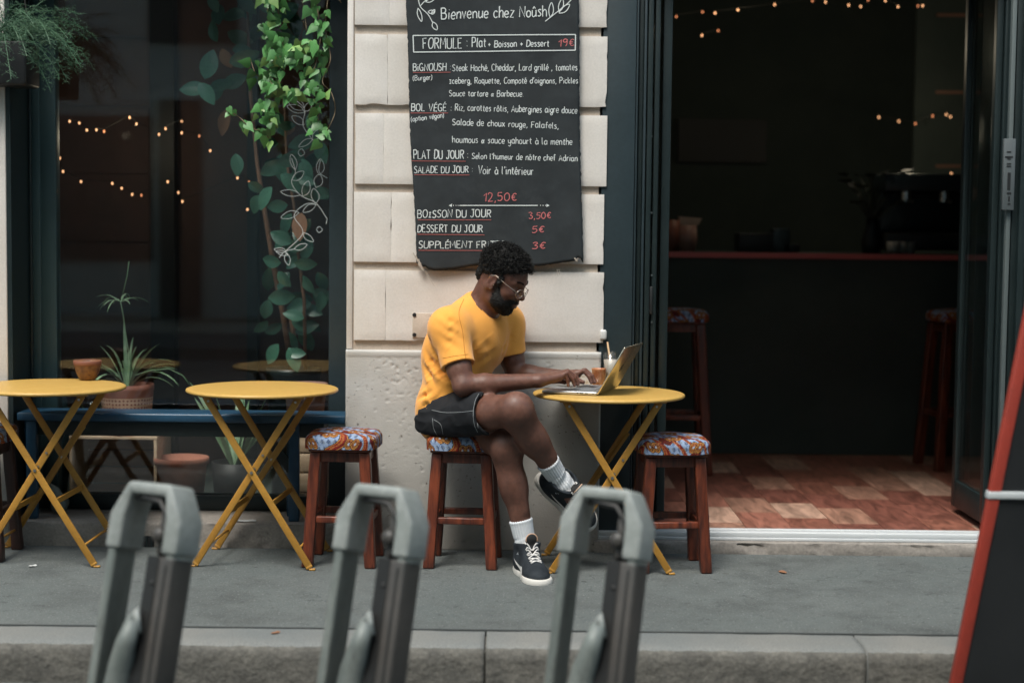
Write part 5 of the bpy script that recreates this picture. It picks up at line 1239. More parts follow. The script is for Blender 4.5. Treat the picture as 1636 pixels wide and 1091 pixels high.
# ================================================================== asparagus fern in a hanging planter top left
fn = thing('hanging_fern', 'feathery dark asparagus fern spilling from a hanging planter at the top left', 'plant', (at(40, 60, -.05).x, -.05, at(40, 60, -.05).z))
N0 = fn.location
mb = MB(); mb.box(-.20, .02, -.06, .14, -.20, -.02); mb.build('planter', M['black'], fn, bev=.01)
mb = MB(); mb.tube([(-.19,.04,-.02), (-.1,.04,.9)], .003, 5); mb.tube([(.01,.04,-.02), (-.1,.04,.9)], .003, 5); mb.build('hanger', M['wire'], fn)
mb = MB(); mb.box(-.12, -.08, .0, .20, .9, .93); mb.build('bracket', M['black'], fn)
rr = random.Random(17); mb = MB(); ms = MB()
for k in range(64):
    a = rr.uniform(0, 2*math.pi); L_ = rr.uniform(.22, .46); v = Vector((math.cos(a)*rr.uniform(.3, 1), math.sin(a)*.5*rr.uniform(.2, 1)-.1, rr.uniform(.1, .9))).normalized()
    p = Vector((rr.uniform(-.17, .02), rr.uniform(-.05, .10), -.02)); n_ = 14; P = []
    for i in range(n_): P.append(p.copy()); p += v*L_/n_; v = (v+Vector((.02, 0, -.17))).normalized()
    ms.tube(P, .0012, 3, cap=False)
    for i in range(1, n_):
        fr = min(1, i/5)
        for q in range(7):
            d = Vector((rr.uniform(-1, 1), rr.uniform(-1, 1), rr.uniform(-.9, .6))).normalized(); l1 = rr.uniform(.018, .045)*fr; b0 = P[i].lerp(P[i-1], rr.random()); tip = b0+d*l1
            s_ = d.orthogonal().normalized()*.0007; mb.add([b0-s_, b0+s_, tip], [(0,1,2)])
            for z_ in range(5):
                c0 = b0.lerp(tip, rr.uniform(.25, 1)); e = (d+Vector((rr.uniform(-1,1), rr.uniform(-1,1), rr.uniform(-1,1)))).normalized()*rr.uniform(.006, .013); s2_ = e.orthogonal().normalized()*.0008
                mb.add([c0-s2_, c0+s2_, c0+e], [(0,1,2)])
mb.build('needles', M['fern'], fn, kind='stuff'); ms.build('stems', M['fern'], fn)

# small litter, as on the ledge and pavement of the photo
def scrap(label, p, w_, d_, mat, rz):
    vs = []; n_ = 5; rr = random.Random(int(w_*1e4))
    for i in range(n_+1):
        for j in range(3): vs.append((w_*(i/n_-.5), d_*(j/2-.5)*(1-.3*abs(i/n_-.5)), .003+.006*rr.random()))
    fs = [(i*3+j, i*3+3+j, i*3+4+j, i*3+1+j) for i in range(n_) for j in range(2)]
    o = mesh_obj('paper_scrap', vs, fs, mat); m = o.modifiers.new('s', 'SOLIDIFY'); m.thickness = .0008; o.location = p; o.rotation_euler.z = rz; tag(o, label, 'litter')
mpap = flat('crumpled_paper', (.55,.56,.55), .8)
scrap('crumpled white paper scrap on the window ledge behind the middle table', onz(393, 833, ZL), .085, .035, mpap, .1)
scrap('tiny pale scrap on the pavement near the left table foot', onz(52, 905, 0), .03, .02, mpap, .6)
scrap('small brown dry leaf on the pavement before the doorstep', onz(1250, 915, 0), .04, .022, M['leaf_brown'], 2.0)
scrap('small dry leaf lying on the kerb between two bike docks', onz(440, 1012, 0.0), .03, .018, M['leaf_brown'], .8)
# ================================================================== PERSON (implicit surfaces meshed with surface nets)
class SDF:
    def __init__(s, lo, hi, h):
        s.lo = np.array(lo, float); s.h = h; n = np.ceil((np.array(hi)-s.lo)/h).astype(int)+1
        s.n = n; s.F = np.full(tuple(n), .06, np.float32); s.ax = [s.lo[i]+h*np.arange(n[i]) for i in range(3)]
    def sub(s, lo, hi):
        i0 = np.clip(np.floor((np.array(lo)-s.lo)/s.h).astype(int), 0, s.n); i1 = np.clip(np.ceil((np.array(hi)-s.lo)/s.h).astype(int)+1, 0, s.n)
        sl = tuple(slice(a, b) for a, b in zip(i0, i1)); X = s.ax[0][sl[0]][:, None, None]; Y = s.ax[1][sl[1]][None, :, None]; Z = s.ax[2][sl[2]][None, None, :]
        return sl, X, Y, Z
    def put(s, sl, d, op, k):
        a = s.F[sl]; d = d.astype(np.float32)
        if a.size == 0: return
        if op == 'u': h = np.maximum(k-np.abs(a-d), 0)/k; s.F[sl] = np.minimum(a, d)-h*h*k*.25
        elif op == 's': d = -d; h = np.maximum(k-np.abs(a-d), 0)/k; s.F[sl] = np.maximum(a, d)+h*h*k*.25
        elif op == 'i': h = np.maximum(k-np.abs(a-d), 0)/k; s.F[sl] = np.maximum(a, d)+h*h*k*.25
    def cap(s, a, b, ra, rb=None, k=.02, op='u', flat=None):
        """tapered capsule; flat=(axis vector, factor) squashes it along an axis"""
        a = np.array(a, float); b = np.array(b, float); rb = ra if rb is None else rb; r = max(ra, rb)+.03+k
        sl, X, Y, Z = s.sub(np.minimum(a, b)-r, np.maximum(a, b)+r)
        ab = b-a; L2 = max(float(ab@ab), 1e-12)
        t = np.clip(((X-a[0])*ab[0]+(Y-a[1])*ab[1]+(Z-a[2])*ab[2])/L2, 0, 1)
        dx, dy, dz = X-(a[0]+ab[0]*t), Y-(a[1]+ab[1]*t), Z-(a[2]+ab[2]*t)
        d2 = dx*dx+dy*dy+dz*dz
        if flat:
            f, q = np.array(flat[0], float), flat[1]; f /= np.linalg.norm(f); m = dx*f[0]+dy*f[1]+dz*f[2]; d2 = d2+m*m*(q*q-1)
        s.put(sl, np.sqrt(d2)-(ra+(rb-ra)*t), op, k)
    def ell(s, c, R, rad3, k=.02, op='u'):
        """ellipsoid, R rows = axes"""
        c = np.array(c, float); r = max(rad3)+.03+k; sl, X, Y, Z = s.sub(c-r, c+r)
        dx, dy, dz = X-c[0], Y-c[1], Z-c[2]; q = [dx*R[i][0]+dy*R[i][1]+dz*R[i][2] for i in range(3)]
        k0 = np.sqrt(sum((q[i]/rad3[i])**2 for i in range(3))); k1 = np.sqrt(sum((q[i]/rad3[i]**2)**2 for i in range(3)))+1e-9
        s.put(sl, k0*(k0-1)/k1, op, k)
    def plane(s, p, n, k=.004, lo=None, hi=None):
        """keep the side opposite to n"""
        lo = s.lo if lo is None else lo; hi = s.lo+s.h*s.n if hi is None else hi
        sl, X, Y, Z = s.sub(lo, hi); n = np.array(n, float); n /= np.linalg.norm(n)
        s.put(sl, (X-p[0])*n[0]+(Y-p[1])*n[1]+(Z-p[2])*n[2], 'i', k)
    def mesh(s, name, mat, parent, post=None, keep=True):
        F = s.F; F[0] = F[-1] = .06; F[:, 0] = F[:, -1] = .06; F[:, :, 0] = F[:, :, -1] = .06
        I = F < 0
        cnt = np.zeros(tuple(s.n-1), np.int8)
        for a in (0, 1):
            for b in (0, 1):
                for c in (0, 1): cnt += I[a:s.n[0]-1+a, b:s.n[1]-1+b, c:s.n[2]-1+c]
        act = (cnt > 0) & (cnt < 8); idx = np.full(act.shape, -1, np.int32); C = np.argwhere(act); idx[act] = np.arange(len(C))
        P = np.zeros((len(C), 3)); W_ = np.zeros(len(C))
        cor = [(a, b, c) for a in (0, 1) for b in (0, 1) for c in (0, 1)]
        val = {q: F[C[:, 0]+q[0], C[:, 1]+q[1], C[:, 2]+q[2]].astype(float) for q in cor}
        for q in cor:
            for ax in range(3):
                if q[ax] == 0:
                    r = list(q); r[ax] = 1; r = tuple(r); va, vb = val[q], val[r]; m = (va < 0) != (vb < 0)
                    t = np.where(m, va/(va-vb+1e-12), 0); p = np.array(q, float)[None, :].repeat(len(C), 0); p[:, ax] = t
                    P[m] += p[m]; W_[m] += 1
        P = C+P/W_[:, None]; V = s.lo+P*s.h
        fs = []
        for ax in range(3):
            sl0 = [slice(1, n-1) for n in s.n]; sl0[ax] = slice(0, s.n[ax]-1); sl1 = list(sl0); sl1[ax] = slice(1, s.n[ax])
            A = I[tuple(sl0)]; B = I[tuple(sl1)]; E = np.argwhere(A != B); 
            if len(E) == 0: continue
            sgn = A[E[:, 0], E[:, 1], E[:, 2]]; off = np.array([1, 1, 1]); off[ax] = 0; E = E+off
            u, v = [(1, 2), (2, 0), (0, 1)][ax]; du = np.zeros(3, int); du[u] = 1; dv = np.zeros(3, int); dv[v] = 1
            g = lambda X_: idx[X_[:, 0], X_[:, 1], X_[:, 2]]
            q = np.stack([g(E-du-dv), g(E-dv), g(E), g(E-du)], 1); q[~sgn] = q[~sgn][:, ::-1]; fs.append(q)
        Q = np.concatenate(fs)
        if post is not None: V = post(V, Q)
        me = bpy.data.meshes.new(name); me.vertices.add(len(V)); me.vertices.foreach_set('co', V.astype(np.float32).ravel())
        me.loops.add(Q.size); me.loops.foreach_set('vertex_index', Q.astype(np.int32).ravel()); me.polygons.add(len(Q))
        me.polygons.foreach_set('loop_start', np.arange(0, Q.size, 4, dtype=np.int32)); me.update(calc_edges=True); me.validate(); me.shade_smooth()
        if mat: me.materials.append(mat)
        o = bpy.data.objects.new(name, me); COL.objects.link(o); o.parent = parent; return o
def vnormals(V, Q):
    n = np.cross(V[Q[:, 2]]-V[Q[:, 0]], V[Q[:, 3]]-V[Q[:, 1]]); N_ = np.zeros_like(V)
    for k in range(4): np.add.at(N_, Q[:, k], n)
    return N_/(np.linalg.norm(N_, axis=1)[:, None]+1e-12)
def npv(v): return np.array(v, float)
def unit(v): v = npv(v); return v/np.linalg.norm(v)
Pt = lambda x, y, Y: npv(at(x, y, Y))

person = thing('person', 'man in yellow t-shirt and black shorts sitting cross-legged on a stool, typing on a laptop', 'person', (0, 0, 0))
# ---- joints
hipR, hipL = Pt(712, 668, -.30), Pt(738, 670, -.14)
knR, knL = Pt(822, 654, -.60), Pt(808, 712, -.47)
anR, anL = Pt(897, 772, -.43), Pt(842, 880, -.47)
shR, shL = Pt(717, 524, -.37), Pt(806, 517, -.07)
elR, elL = Pt(740, 616, -.47), Pt(824, 598, -.11)
wrR, wrL = Pt(860, 608, -.42), Pt(902, 602, -.20)
nb = Pt(768, 490, -.225); pel = Pt(717, 664, -.21)
# ---- head frame
psi, th = rad(24), rad(27)
hf = unit((math.cos(psi)*math.cos(th), -math.sin(psi)*math.cos(th), -math.sin(th)))
hu = unit((math.cos(psi)*math.sin(th), -math.sin(psi)*math.sin(th), math.cos(th)))
hr = np.cross(hf, hu)
HC = Pt(799, 450, -.29); HS = .97
def hp(f, r, u): return HC+(hf*f+hr*r+hu*u)*HS
HR = [hf, hr, hu]
def hell(S_, f, r, u, rf, rr_, ru, k=.02, op='u', tilt=0):
    R = HR
    if tilt: c, s = math.cos(tilt), math.sin(tilt); R = [hf*c+hu*s, hr, hu*c-hf*s]
    S_.ell(hp(f, r, u), R, (rf*HS, rr_*HS, ru*HS), k*HS, op)

def build_head(B):
    hell(B, -.010, 0, .045, .100, .076, .088)
    hell(B, .040, 0, .035, .062, .064, .070, .03)          # forehead and brow mass
    hell(B, .040, 0, -.030, .060, .058, .070, .03)         # mid face
    hell(B, .048, 0, -.078, .047, .046, .037, .03)         # jaw
    hell(B, .078, 0, -.092, .020, .023, .018, .025)        # chin
    for s in (-1, 1):
        hell(B, .030, s*.046, -.062, .040, .018, .028, .03)  # jaw corner
        hell(B, .072, s*.040, -.012, .022, .020, .016, .025) # cheekbone
        B.cap(hp(.090, s*.012, .036), hp(.078, s*.046, .036), .009*HS, .007*HS, .016)  # brow ridge
        hell(B, .104, s*.033, .014, .020, .020, .014, .014, 's')
        hell(B, .080, s*.032, .012, .0150, .0165, .0135, .004)  # lidded eye
        # ear
        hell(B, -.004, s*.0755, .004, .019, .007, .033, .008, tilt=-.2)
        hell(B, -.001, s*.0835, .006, .0105, .006, .020, .005, 's', tilt=-.2)
        hell(B, .007, s*.0745, -.022, .008, .006, .010, .006)
        hell(B, .010, s*.0775, -.002, .005, .005, .008, .004)
    B.cap(hp(.092, 0, .030), hp(.116, 0, -.010), .0085*HS, .0115*HS, .014)
    hell(B, .117, 0, -.015, .013, .0125, .0105, .008)
    for s in (-1, 1):
        hell(B, .105, s*.0150, -.018, .0125, .0085, .0095, .007)
        hell(B, .112, s*.0075, -.0265, .006, .0042, .004, .003, 's')
    hell(B, .088, 0, -.048, .022, .028, .022, .02)          # muzzle
    hell(B, .1055, 0, -.0475, .0095, .0235, .0075, .004)    # upper lip
    hell(B, .1025, 0, -.0615, .0105, .0215, .0085, .004)    # lower lip
    B.cap(hp(.114, -.018, -.0545), hp(.114, .018, -.0545), .0022, .0022, .003, 's')
    hell(B, .094, 0, -.079, .010, .016, .006, .008, 's')
def hand(B, wrist, kc, lat, up_, tips, thumb, sc=1.0):
    """wrist, knuckle centre, lateral unit vector (towards thumb), palm-up normal, list of 4 fingertip targets"""
    w_, kc, lat, up_ = map(npv, (wrist, kc, lat, up_))
    for t, r in ((-.026, .0125), (-.009, .0135), (.010, .0135), (.026, .0125)):
        B.cap(w_+lat*t*.55, kc+lat*t, .0205*sc, (r+.003)*sc, .014)
    for i, tip in enumerate(tips):
        base = kc+lat*(.028-.0185*i); tip = npv(tip)
        d = tip-base; L_ = np.linalg.norm(d); r0 = (.0106, .0108, .0102, .0090)[i]*sc
        m1 = base+d*.42+up_*.026*sc; m2 = base+d*.80+up_*.017*sc
        B.cap(base, m1, r0, r0*.90, .006); B.cap(m1, m2, r0*.90, r0*.80, .003); B.cap(m2, tip, r0*.80, r0*.68, .003)
        hx_ = base; B.ell(hx_+up_*.003, [unit(d), lat, up_], (.011, .009, .009), .006)
    t0, t1, t2 = map(npv, thumb); B.cap(t0, t1, .0145*sc, .0115*sc, .012); B.cap(t1, t2, .0112*sc, .0085*sc, .004)

B = SDF((-.46, -.80, .02), (.46, .10, 1.28), .0032)
build_head(B)
B.cap(nb-npv((0.02, 0, .05)), hp(-.028, 0, -.035), .062, .056, .03)
B.cap(hp(-.01, 0, -.06), hp(.03, 0, -.075), .040, .03, .03)
for s in (1, -1):     # sternomastoid
    B.cap(hp(-.015, s*.055, -.03), nb+npv(hf)*.05+hr*s*.012-npv((0, 0, .02)), .016, .013, .02)
TU = unit(nb-pel); TF = npv((.75, -.66, 0)); TF = unit(TF-TU*(TF@TU)); TR = np.cross(TF, TU); TRm = [TF, TR, TU]
chest = Pt(754, 543, -.225); belly = Pt(725, 612, -.215)
B.ell(chest, TRm, (.100, .155, .16), .05); B.ell(belly+TF*.012, TRm, (.092, .130, .15), .05); B.ell(pel+TF*.01, TRm, (.10, .145, .10), .05)
B.cap(shR, shL, .05, .05, .04); 
def arm(S_, sh, el, wr, side, o=0.0):
    S_.cap(sh, el, .053+o, .040+o, .02); m = el+(wr-el)*.28
    S_.cap(sh+(el-sh)*.25, sh+(el-sh)*.7, .048+o, .045+o, .03)
    S_.ell(sh, np.eye(3), (.056+o, .056+o, .056+o), .03)
    S_.cap(el, m, .039+o, .041+o, .02); S_.cap(m, wr, .042+o, .0285+o, .02, flat=((0, 0, 1), 1.06))
arm(B, shR, elR, wrR, 0); arm(B, shL, elL, wrL, 0)
# hands over the keyboard
ktop = pL.z+.016
def kp(x, y, Yv): p = Pt(x, y, Yv); return p
latR = unit((-.12, .97, .10)); 
kR = kp(893, 600, -.375)
tipsR = [kp(924, 612, -.325), kp(923, 614, -.345), kp(918, 615, -.370), kp(908, 616, -.394)]
hand(B, wrR, kR, latR, unit((.15, 0, 1)), tipsR, (kR-npv((.045, -.035, .012)), kR+npv((-.005, .045, -.022)), kR+npv((.025, .052, -.032))), 1.04)
latL = unit((-.12, -.97, .10)); kL = kp(922, 597, -.21)
tipsL = [kp(945, 611, -.255), kp(950, 610, -.237), kp(949, 609, -.217), kp(943, 608, -.195)]
hand(B, wrL, kL, latL, unit((.15, 0, 1)), tipsL, (kL-npv((.045, .035, .012)), kL+npv((-.005, -.045, -.02)), kL+npv((.022, -.050, -.03))), 1.04)
# legs
def leg(S_, hip, kn, an, out, o=0):
    S_.cap(hip, kn, .088+o, .060+o, .03); S_.ell(kn, np.eye(3), (.061+o, .061+o, .064+o), .02)
    d = unit(an-kn); back = unit(out-d*(out@d))
    S_.cap(kn+d*.03, kn+d*.17, .054+o, .050+o, .03); S_.cap(kn+d*.07+back*.022, kn+d*.19+back*.016, .042+o, .036+o, .03)
    S_.cap(kn+d*.15, an, .050+o, .033+o, .03)
    S_.ell(kn-back*.020+d*.01, np.eye(3), (.040+o, .040+o, .050+o), .045)
    S_.cap(kn-back*.035+d*.06, kn-back*.030+d*.26, .020, .012, .03)
leg(B, hipR, knR, anR, npv((-.75, .3, -.35)))
leg(B, hipL, knL, anL, npv((-.55, .85, 0)))
for an, f in ((anL, npv((.2, -.97, -.35))), (anR, npv((.70, -.15, -.68)))):
    B.ell(an, np.eye(3), (.036, .036, .036), .02); B.cap(an, an+unit(f)*.10+npv((0, 0, -.02)), .036, .03, .02)
def skin_post(V, Q):
    return V
mskin, t, b = new_mat('dark_brown_skin'); L = t.links.new
tc = N(t, 'ShaderNodeTexCoord'); n1 = N(t, 'ShaderNodeTexNoise'); n1.inputs['Scale'].default_value = 9; n1.inputs['Detail'].default_value = 6; L(tc.outputs['Object'], n1.inputs[0])
cr = N(t, 'ShaderNodeValToRGB'); e = cr.color_ramp.elements; e[0].position = .32; e[0].color = (.105,.044,.030,1); e[1].position = .68; e[1].color = (.155,.070,.048,1); L(n1.outputs[0], cr.inputs[0])
at_n = N(t, 'ShaderNodeAttribute', attribute_name='tone'); mx = N(t, 'ShaderNodeMix', data_type='RGBA'); L(at_n.outputs['Fac'], mx.inputs[0]); L(cr.outputs[0], mx.inputs[6]); mx.inputs[7].default_value = (.26,.14,.115,1)
bt_ = N(t, 'ShaderNodeAttribute', attribute_name='beard'); mx3 = N(t, 'ShaderNodeMix', data_type='RGBA'); L(bt_.outputs['Fac'], mx3.inputs[0]); L(mx.outputs[2], mx3.inputs[6]); mx3.inputs[7].default_value = (.020,.012,.010,1)
nf = N(t, 'ShaderNodeTexNoise'); nf.inputs['Scale'].default_value = 60; nf.inputs['Detail'].default_value = 6; L(tc.outputs['Object'], nf.inputs[0]); mrr = N(t, 'ShaderNodeMapRange'); mrr.inputs['From Min'].default_value = .3; mrr.inputs['From Max'].default_value = .7; mrr.inputs['To Min'].default_value = .36; mrr.inputs['To Max'].default_value = .62; L(nf.outputs[0], mrr.inputs[0]); L(mrr.outputs[0], b.inputs['Roughness'])
mrc = N(t, 'ShaderNodeMapRange'); mrc.inputs['From Min'].default_value = .3; mrc.inputs['From Max'].default_value = .7; mrc.inputs['To Min'].default_value = .82; mrc.inputs['To Max'].default_value = 1.18; L(nf.outputs[0], mrc.inputs[0]); vsc = N(t, 'ShaderNodeVectorMath', operation='SCALE'); L(mx3.outputs[2], vsc.inputs[0]); L(mrc.outputs[0], vsc.inputs['Scale'])
L(vsc.outputs[0], b.inputs['Base Color']); b.inputs['Specular IOR Level'].default_value = .45
n2 = N(t, 'ShaderNodeTexNoise'); n2.inputs['Scale'].default_value = 260; n2.inputs['Detail'].default_value = 3; L(tc.outputs['Object'], n2.inputs[0])
bp = N(t, 'ShaderNodeBump'); bp.inputs['Strength'].default_value = .5; bp.inputs['Distance'].default_value = .0014; L(n2.outputs[0], bp.inputs['Height']); L(bp.outputs[0], b.inputs['Normal'])
b.inputs['Subsurface Weight'].default_value = .12; b.inputs['Subsurface Radius'].default_value = (.012, .004, .002); b.inputs['Subsurface Scale'].default_value = .5
body = B.mesh('body', mskin, person)
# lips, palms and nails a lighter tone (true skin colour, stored per vertex)
me = body.data; V = np.empty(len(me.vertices)*3, np.float32); me.vertices.foreach_get('co', V); V = V.reshape(-1, 3)
tone = np.zeros(len(V), np.float32); tat = np.zeros(len(V), np.float32)
def near(c, r): return np.clip(1-np.linalg.norm(V-npv(c), axis=1)/r, 0, 1)
tone = np.maximum(tone, near(hp(.108, 0, -.062), .017)*1.0); tone = np.maximum(tone, near(hp(.108, .012, -.062), .012)*.8)
for tp_ in tipsR+tipsL: tone = np.maximum(tone, near(tp_, .014)*.9)
a_ = me.attributes.new('tone', 'FLOAT', 'POINT'); a_.data.foreach_set('value', np.clip(tone*1.3, 0, .75))

# ---- t-shirt
mshirt, t, b = new_mat('marigold_cotton'); L = t.links.new
tc = N(t, 'ShaderNodeTexCoord'); n1 = N(t, 'ShaderNodeTexNoise'); n1.inputs['Scale'].default_value = 7; n1.inputs['Detail'].default_value = 5; L(tc.outputs['Object'], n1.inputs[0])
cr = N(t, 'ShaderNodeValToRGB'); e = cr.color_ramp.elements; e[0].position = .3; e[0].color = (.80,.345,.062,1); e[1].position = .7; e[1].color = (.86,.385,.078,1); L(n1.outputs[0], cr.inputs[0]); L(cr.outputs[0], b.inputs['Base Color'])
b.inputs['Roughness'].default_value = .9; b.inputs['Specular IOR Level'].default_value = .15; b.inputs['Sheen Weight'].default_value = .25; b.inputs['Sheen Roughness'].default_value = .5
n2 = N(t, 'ShaderNodeTexNoise'); n2.inputs['Scale'].default_value = 700; L(tc.outputs['Object'], n2.inputs[0]); bp = N(t, 'ShaderNodeBump'); bp.inputs['Strength'].default_value = .25; bp.inputs['Distance'].default_value = .001; L(n2.outputs[0], bp.inputs['Height']); L(bp.outputs[0], b.inputs['Normal'])
T = SDF((-.50, -.58, .45), (.12, .12, 1.20), .0038)
T.ell(chest, TRm, (.118, .172, .17), .05); T.ell(belly+TF*.012, TRm, (.108, .150, .16), .05); T.ell(pel+TU*.02+TF*.012, TRm, (.120, .155, .13), .05)
T.cap(shR+npv((0, 0, .004)), shL+npv((0, 0, .004)), .062, .062, .04)
T.cap(nb-npv((.026, 0, -.006)), shR+npv((.0, 0, .020)), .058, .045, .03); T.cap(nb-npv((.012, 0, .035)), shL+npv((0, 0, .02)), .060, .05, .03)
backhump = Pt(722, 560, -.20); T.ell(backhump, TRm, (.092, .145, .16), .05)
# back hem bagging over the stool
T.ell(Pt(692, 660, -.22), [unit((1, 0, .0)), npv((0, 1, 0)), npv((0, 0, 1))], (.062, .13, .105), .05)
def sleeve(sh, el, fr, r0, r1):
    e_ = sh+(el-sh)*fr; d = unit(el-sh)
    T.ell(sh+npv((0,0,-.008)), np.eye(3), (.066, .066, .066), .06); T.cap(sh, e_+d*.03, r0, r1, .05); return e_, d
eR, dR = sleeve(shR, elR, .66, .064, .069); eL, dL = sleeve(shL, elL, .66, .068, .063)
# cut: sleeve hems
for (e_, d, el) in ((eR, dR, elR), (eL, dL, elL)):
    n = d; sl_lo = e_-.11; sl_hi = e_+.14
    sl, X, Y, Z = T.sub(sl_lo, sl_hi)
    pl_ = (X-e_[0])*n[0]+(Y-e_[1])*n[1]+(Z-e_[2])*n[2]
    # only inside a tube round the arm
    ab = el-e_; q = np.clip(((X-e_[0])*ab[0]+(Y-e_[1])*ab[1]+(Z-e_[2])*ab[2])/(ab@ab), -.6, 1); dd = np.sqrt((X-e_[0]-ab[0]*q)**2+(Y-e_[1]-ab[1]*q)**2+(Z-e_[2]-ab[2]*q)**2)
    cut = np.maximum(dd-.088, -pl_); a = T.F[sl]; 
    # spare the torso: ellipsoid distance
    torso = np.full(a.shape, 1.0)
    for c_, r3 in ((chest, (.120, .172, .17)), (belly, (.108, .148, .16)), (backhump, (.092, .145, .16))):
        dx, dy, dz = X-c_[0], Y-c_[1], Z-c_[2]; qq = [dx*TRm[i][0]+dy*TRm[i][1]+dz*TRm[i][2] for i in range(3)]
        k0 = np.sqrt(sum((qq[i]/r3[i])**2 for i in range(3))); torso = np.minimum(torso, (k0-1)*.12)
    cut = np.maximum(cut, -(torso-.004)); T.F[sl] = np.maximum(a, -cut)
    # hollow sleeve mouth
    T.cap(e_-d*.035, e_+d*.05, .052 if el is elR else .050, .056, .003, 's')
# cut: neck opening
nd = unit(hp(-.028, 0, -.035)-nb); nn = unit(nd*1.0-npv(TF)*.55)
T.cap(nb+TF*.010-npv((0,0,.015)), nb+nd*.16, .066, .078, .006, 's')
T.cap(nb+TF*.045-TU*.005, nb+TF*.07+nd*.12, .050, .060, .012, 's')
# cut: hem plane, front high, back low
hemA, hemB = Pt(672, 716, -.30), Pt(776, 616, -.33)
hn = np.cross(unit(hemB-hemA), npv((0.15, 1, 0))); hn = hn if hn[2] < 0 else -hn
T.plane((hemA+hemB)/2, hn, .006)
def shirt_post(V, Q):
    Nn = vnormals(V, Q); d = np.zeros(len(V))
    for i, v in enumerate(V):
        u, f = float(v@TU), float(v@TR); g = float(v@TF)
        n = noise.noise(Vector((f*11+u*5, u*4+g*6, g*8)))
        n2 = noise.noise(Vector((f*26-u*16, u*9, g*22+3)))
        par = v[0]*.70-v[2]*.71; per = v[0]*.71+v[2]*.70; d[i] = .004*n+.0030*noise.noise(Vector((per*24, par*5, v[1]*7)))
    low = np.clip((Pt(700, 560, 0)[2]-V[:, 2])/.25, 0, 1)
    bvh = BVHTree.FromPolygons([Vector(v) for v in V], [tuple(map(int, q)) for q in Q])
    def hit(x, y):
        X_, Y_ = 620+x/3.41, 370+y/3.41; r = ray(X_, Y_).normalized(); h_ = bvh.ray_cast(CAMLOC, r); return None if h_[0] is None else npv(h_[0])
    cre = [(270,440,405,535,.010,.0045),(262,490,420,605,.010,.0045),(262,550,400,650,.011,.004),
           (440,520,480,740,.013,.0040),(520,500,570,740,.016,.0035),(655,560,610,700,.010,.005),(690,500,650,640,.010,.004),(470,730,600,640,.011,.0035),
           (205,640,262,770,.012,.007),(195,720,262,850,.012,.008),(235,690,350,840,.012,.008),(265,655,390,800,.012,.007),(170,850,235,905,.010,.008),(160,915,235,872,.009,.007),(165,985,262,905,.010,.008),(185,1030,290,880,.009,.006),(225,560,240,640,.012,.005),(290,780,400,830,.009,.006),(180,790,215,860,.009,.006),(250,420,300,400,.010,.003)]
    dd = np.zeros(len(V))
    for (x0, y0, x1, y1, w_, am_) in cre:
        w_ *= 1.0 if x0 < 330 and y0 > 560 else 1.2; am_ *= 1.35 if x0 < 330 and y0 > 560 else .95
        a, b_ = hit(x0, y0), hit(x1, y1); m_ = hit((x0+x1)/2, (y0+y1)/2)
        if a is None or b_ is None or m_ is None: continue
        for (p, q_) in ((a, m_), (m_, b_)):
            ab = q_-p; L2 = ab@ab
            if L2 < 1e-8: continue
            t_ = ((V-p)@ab)/L2; tc_ = np.clip(t_, 0, 1); ds = np.linalg.norm(V-(p+tc_[:, None]*ab), axis=1)
            tt = tc_*.5+(.5 if q_ is b_ else 0); env = np.sin(math.pi*np.clip(tt*.86+.07, 0, 1))
            msk = (ds < .06) & (t_ > -.25) & (t_ < 1.25)
            dd += np.where(msk, am_*env*(-np.exp(-(ds/w_)**2)+.45*np.exp(-((ds-2.1*w_)/(1.2*w_))**2)), 0)*.62
    return V+Nn*(d*(.30+.6*low)+dd)[:, None]
shirt = T.mesh('t_shirt', mshirt, person, shirt_post)
# collar rib and hem stitching follow the surface
def bvh_of(o): return BVHTree.FromPolygons([v.co.copy() for v in o.data.vertices], [tuple(p.vertices) for p in o.data.polygons])
bsh = bvh_of(shirt)
def on_surface(bvh, pts, lift=.001, kspl=6):
    out = []
    for p in (cr_spline(pts, kspl) if len(pts) > 2 else [Vector(q) for q in pts]):
        r = ray(p.x, p.y).normalized(); h_ = bvh.ray_cast(CAMLOC, r)
        if h_[0] is not None: out.append(h_[0]+h_[1]*lift*(1 if h_[1].dot(r) < 0 else -1))
    return out
def seam(bvh, pts, r, mat, parent, name='seam', lift=.0006):
    P = on_surface(bvh, pts, lift)
    if len(P) > 2: q = MB(); q.tube(P, r, 6); return q.build(name, mat, parent, smooth=True)
# collar ring: sample the shirt around the neck
nc = nb+nd*.0; ring = []
cdir = unit(nd-TF*.35)
ex = unit(TF-cdir*(TF@cdir)); ey = np.cross(cdir, ex)
for k in range(48):
    a = 2*math.pi*k/48; best = None
    for h_ in np.linspace(.10, -.10, 41):
        # march inwards horizontally at height h_ and look for the shirt's rim
        c0 = nb+TF*.02+cdir*h_; o_ = c0; dv = ex*math.cos(a)+ey*math.sin(a)
        hit = bsh.ray_cast(Vector(o_), Vector(dv), .13)
        if hit[0] is not None:
            best = npv(hit[0]); break
    if best is not None: ring.append(best)
if len(ring) > 30:
    R_ = np.array(ring); Rs = R_.copy()
    for _ in range(4): Rs = (np.roll(Rs, 1, 0)+Rs*2+np.roll(Rs, -1, 0))/4
    P = [Vector(p)+Vector(cdir)*.001 for p in Rs]; P.append(P[0]); q = MB(); q.tube(P, .0052, 8, cap=False); q.build('collar', mshirt, shirt, smooth=True)
mseam = flat('shirt_seam', (.50,.21,.03), .9)
seam(bsh, [(741, 478), (733, 500), (739, 530), (742, 560), (744, 572)], .0012, mseam, shirt)
seam(bsh, [(708, 572), (725, 569), (748, 566)], .0009, mseam, shirt)

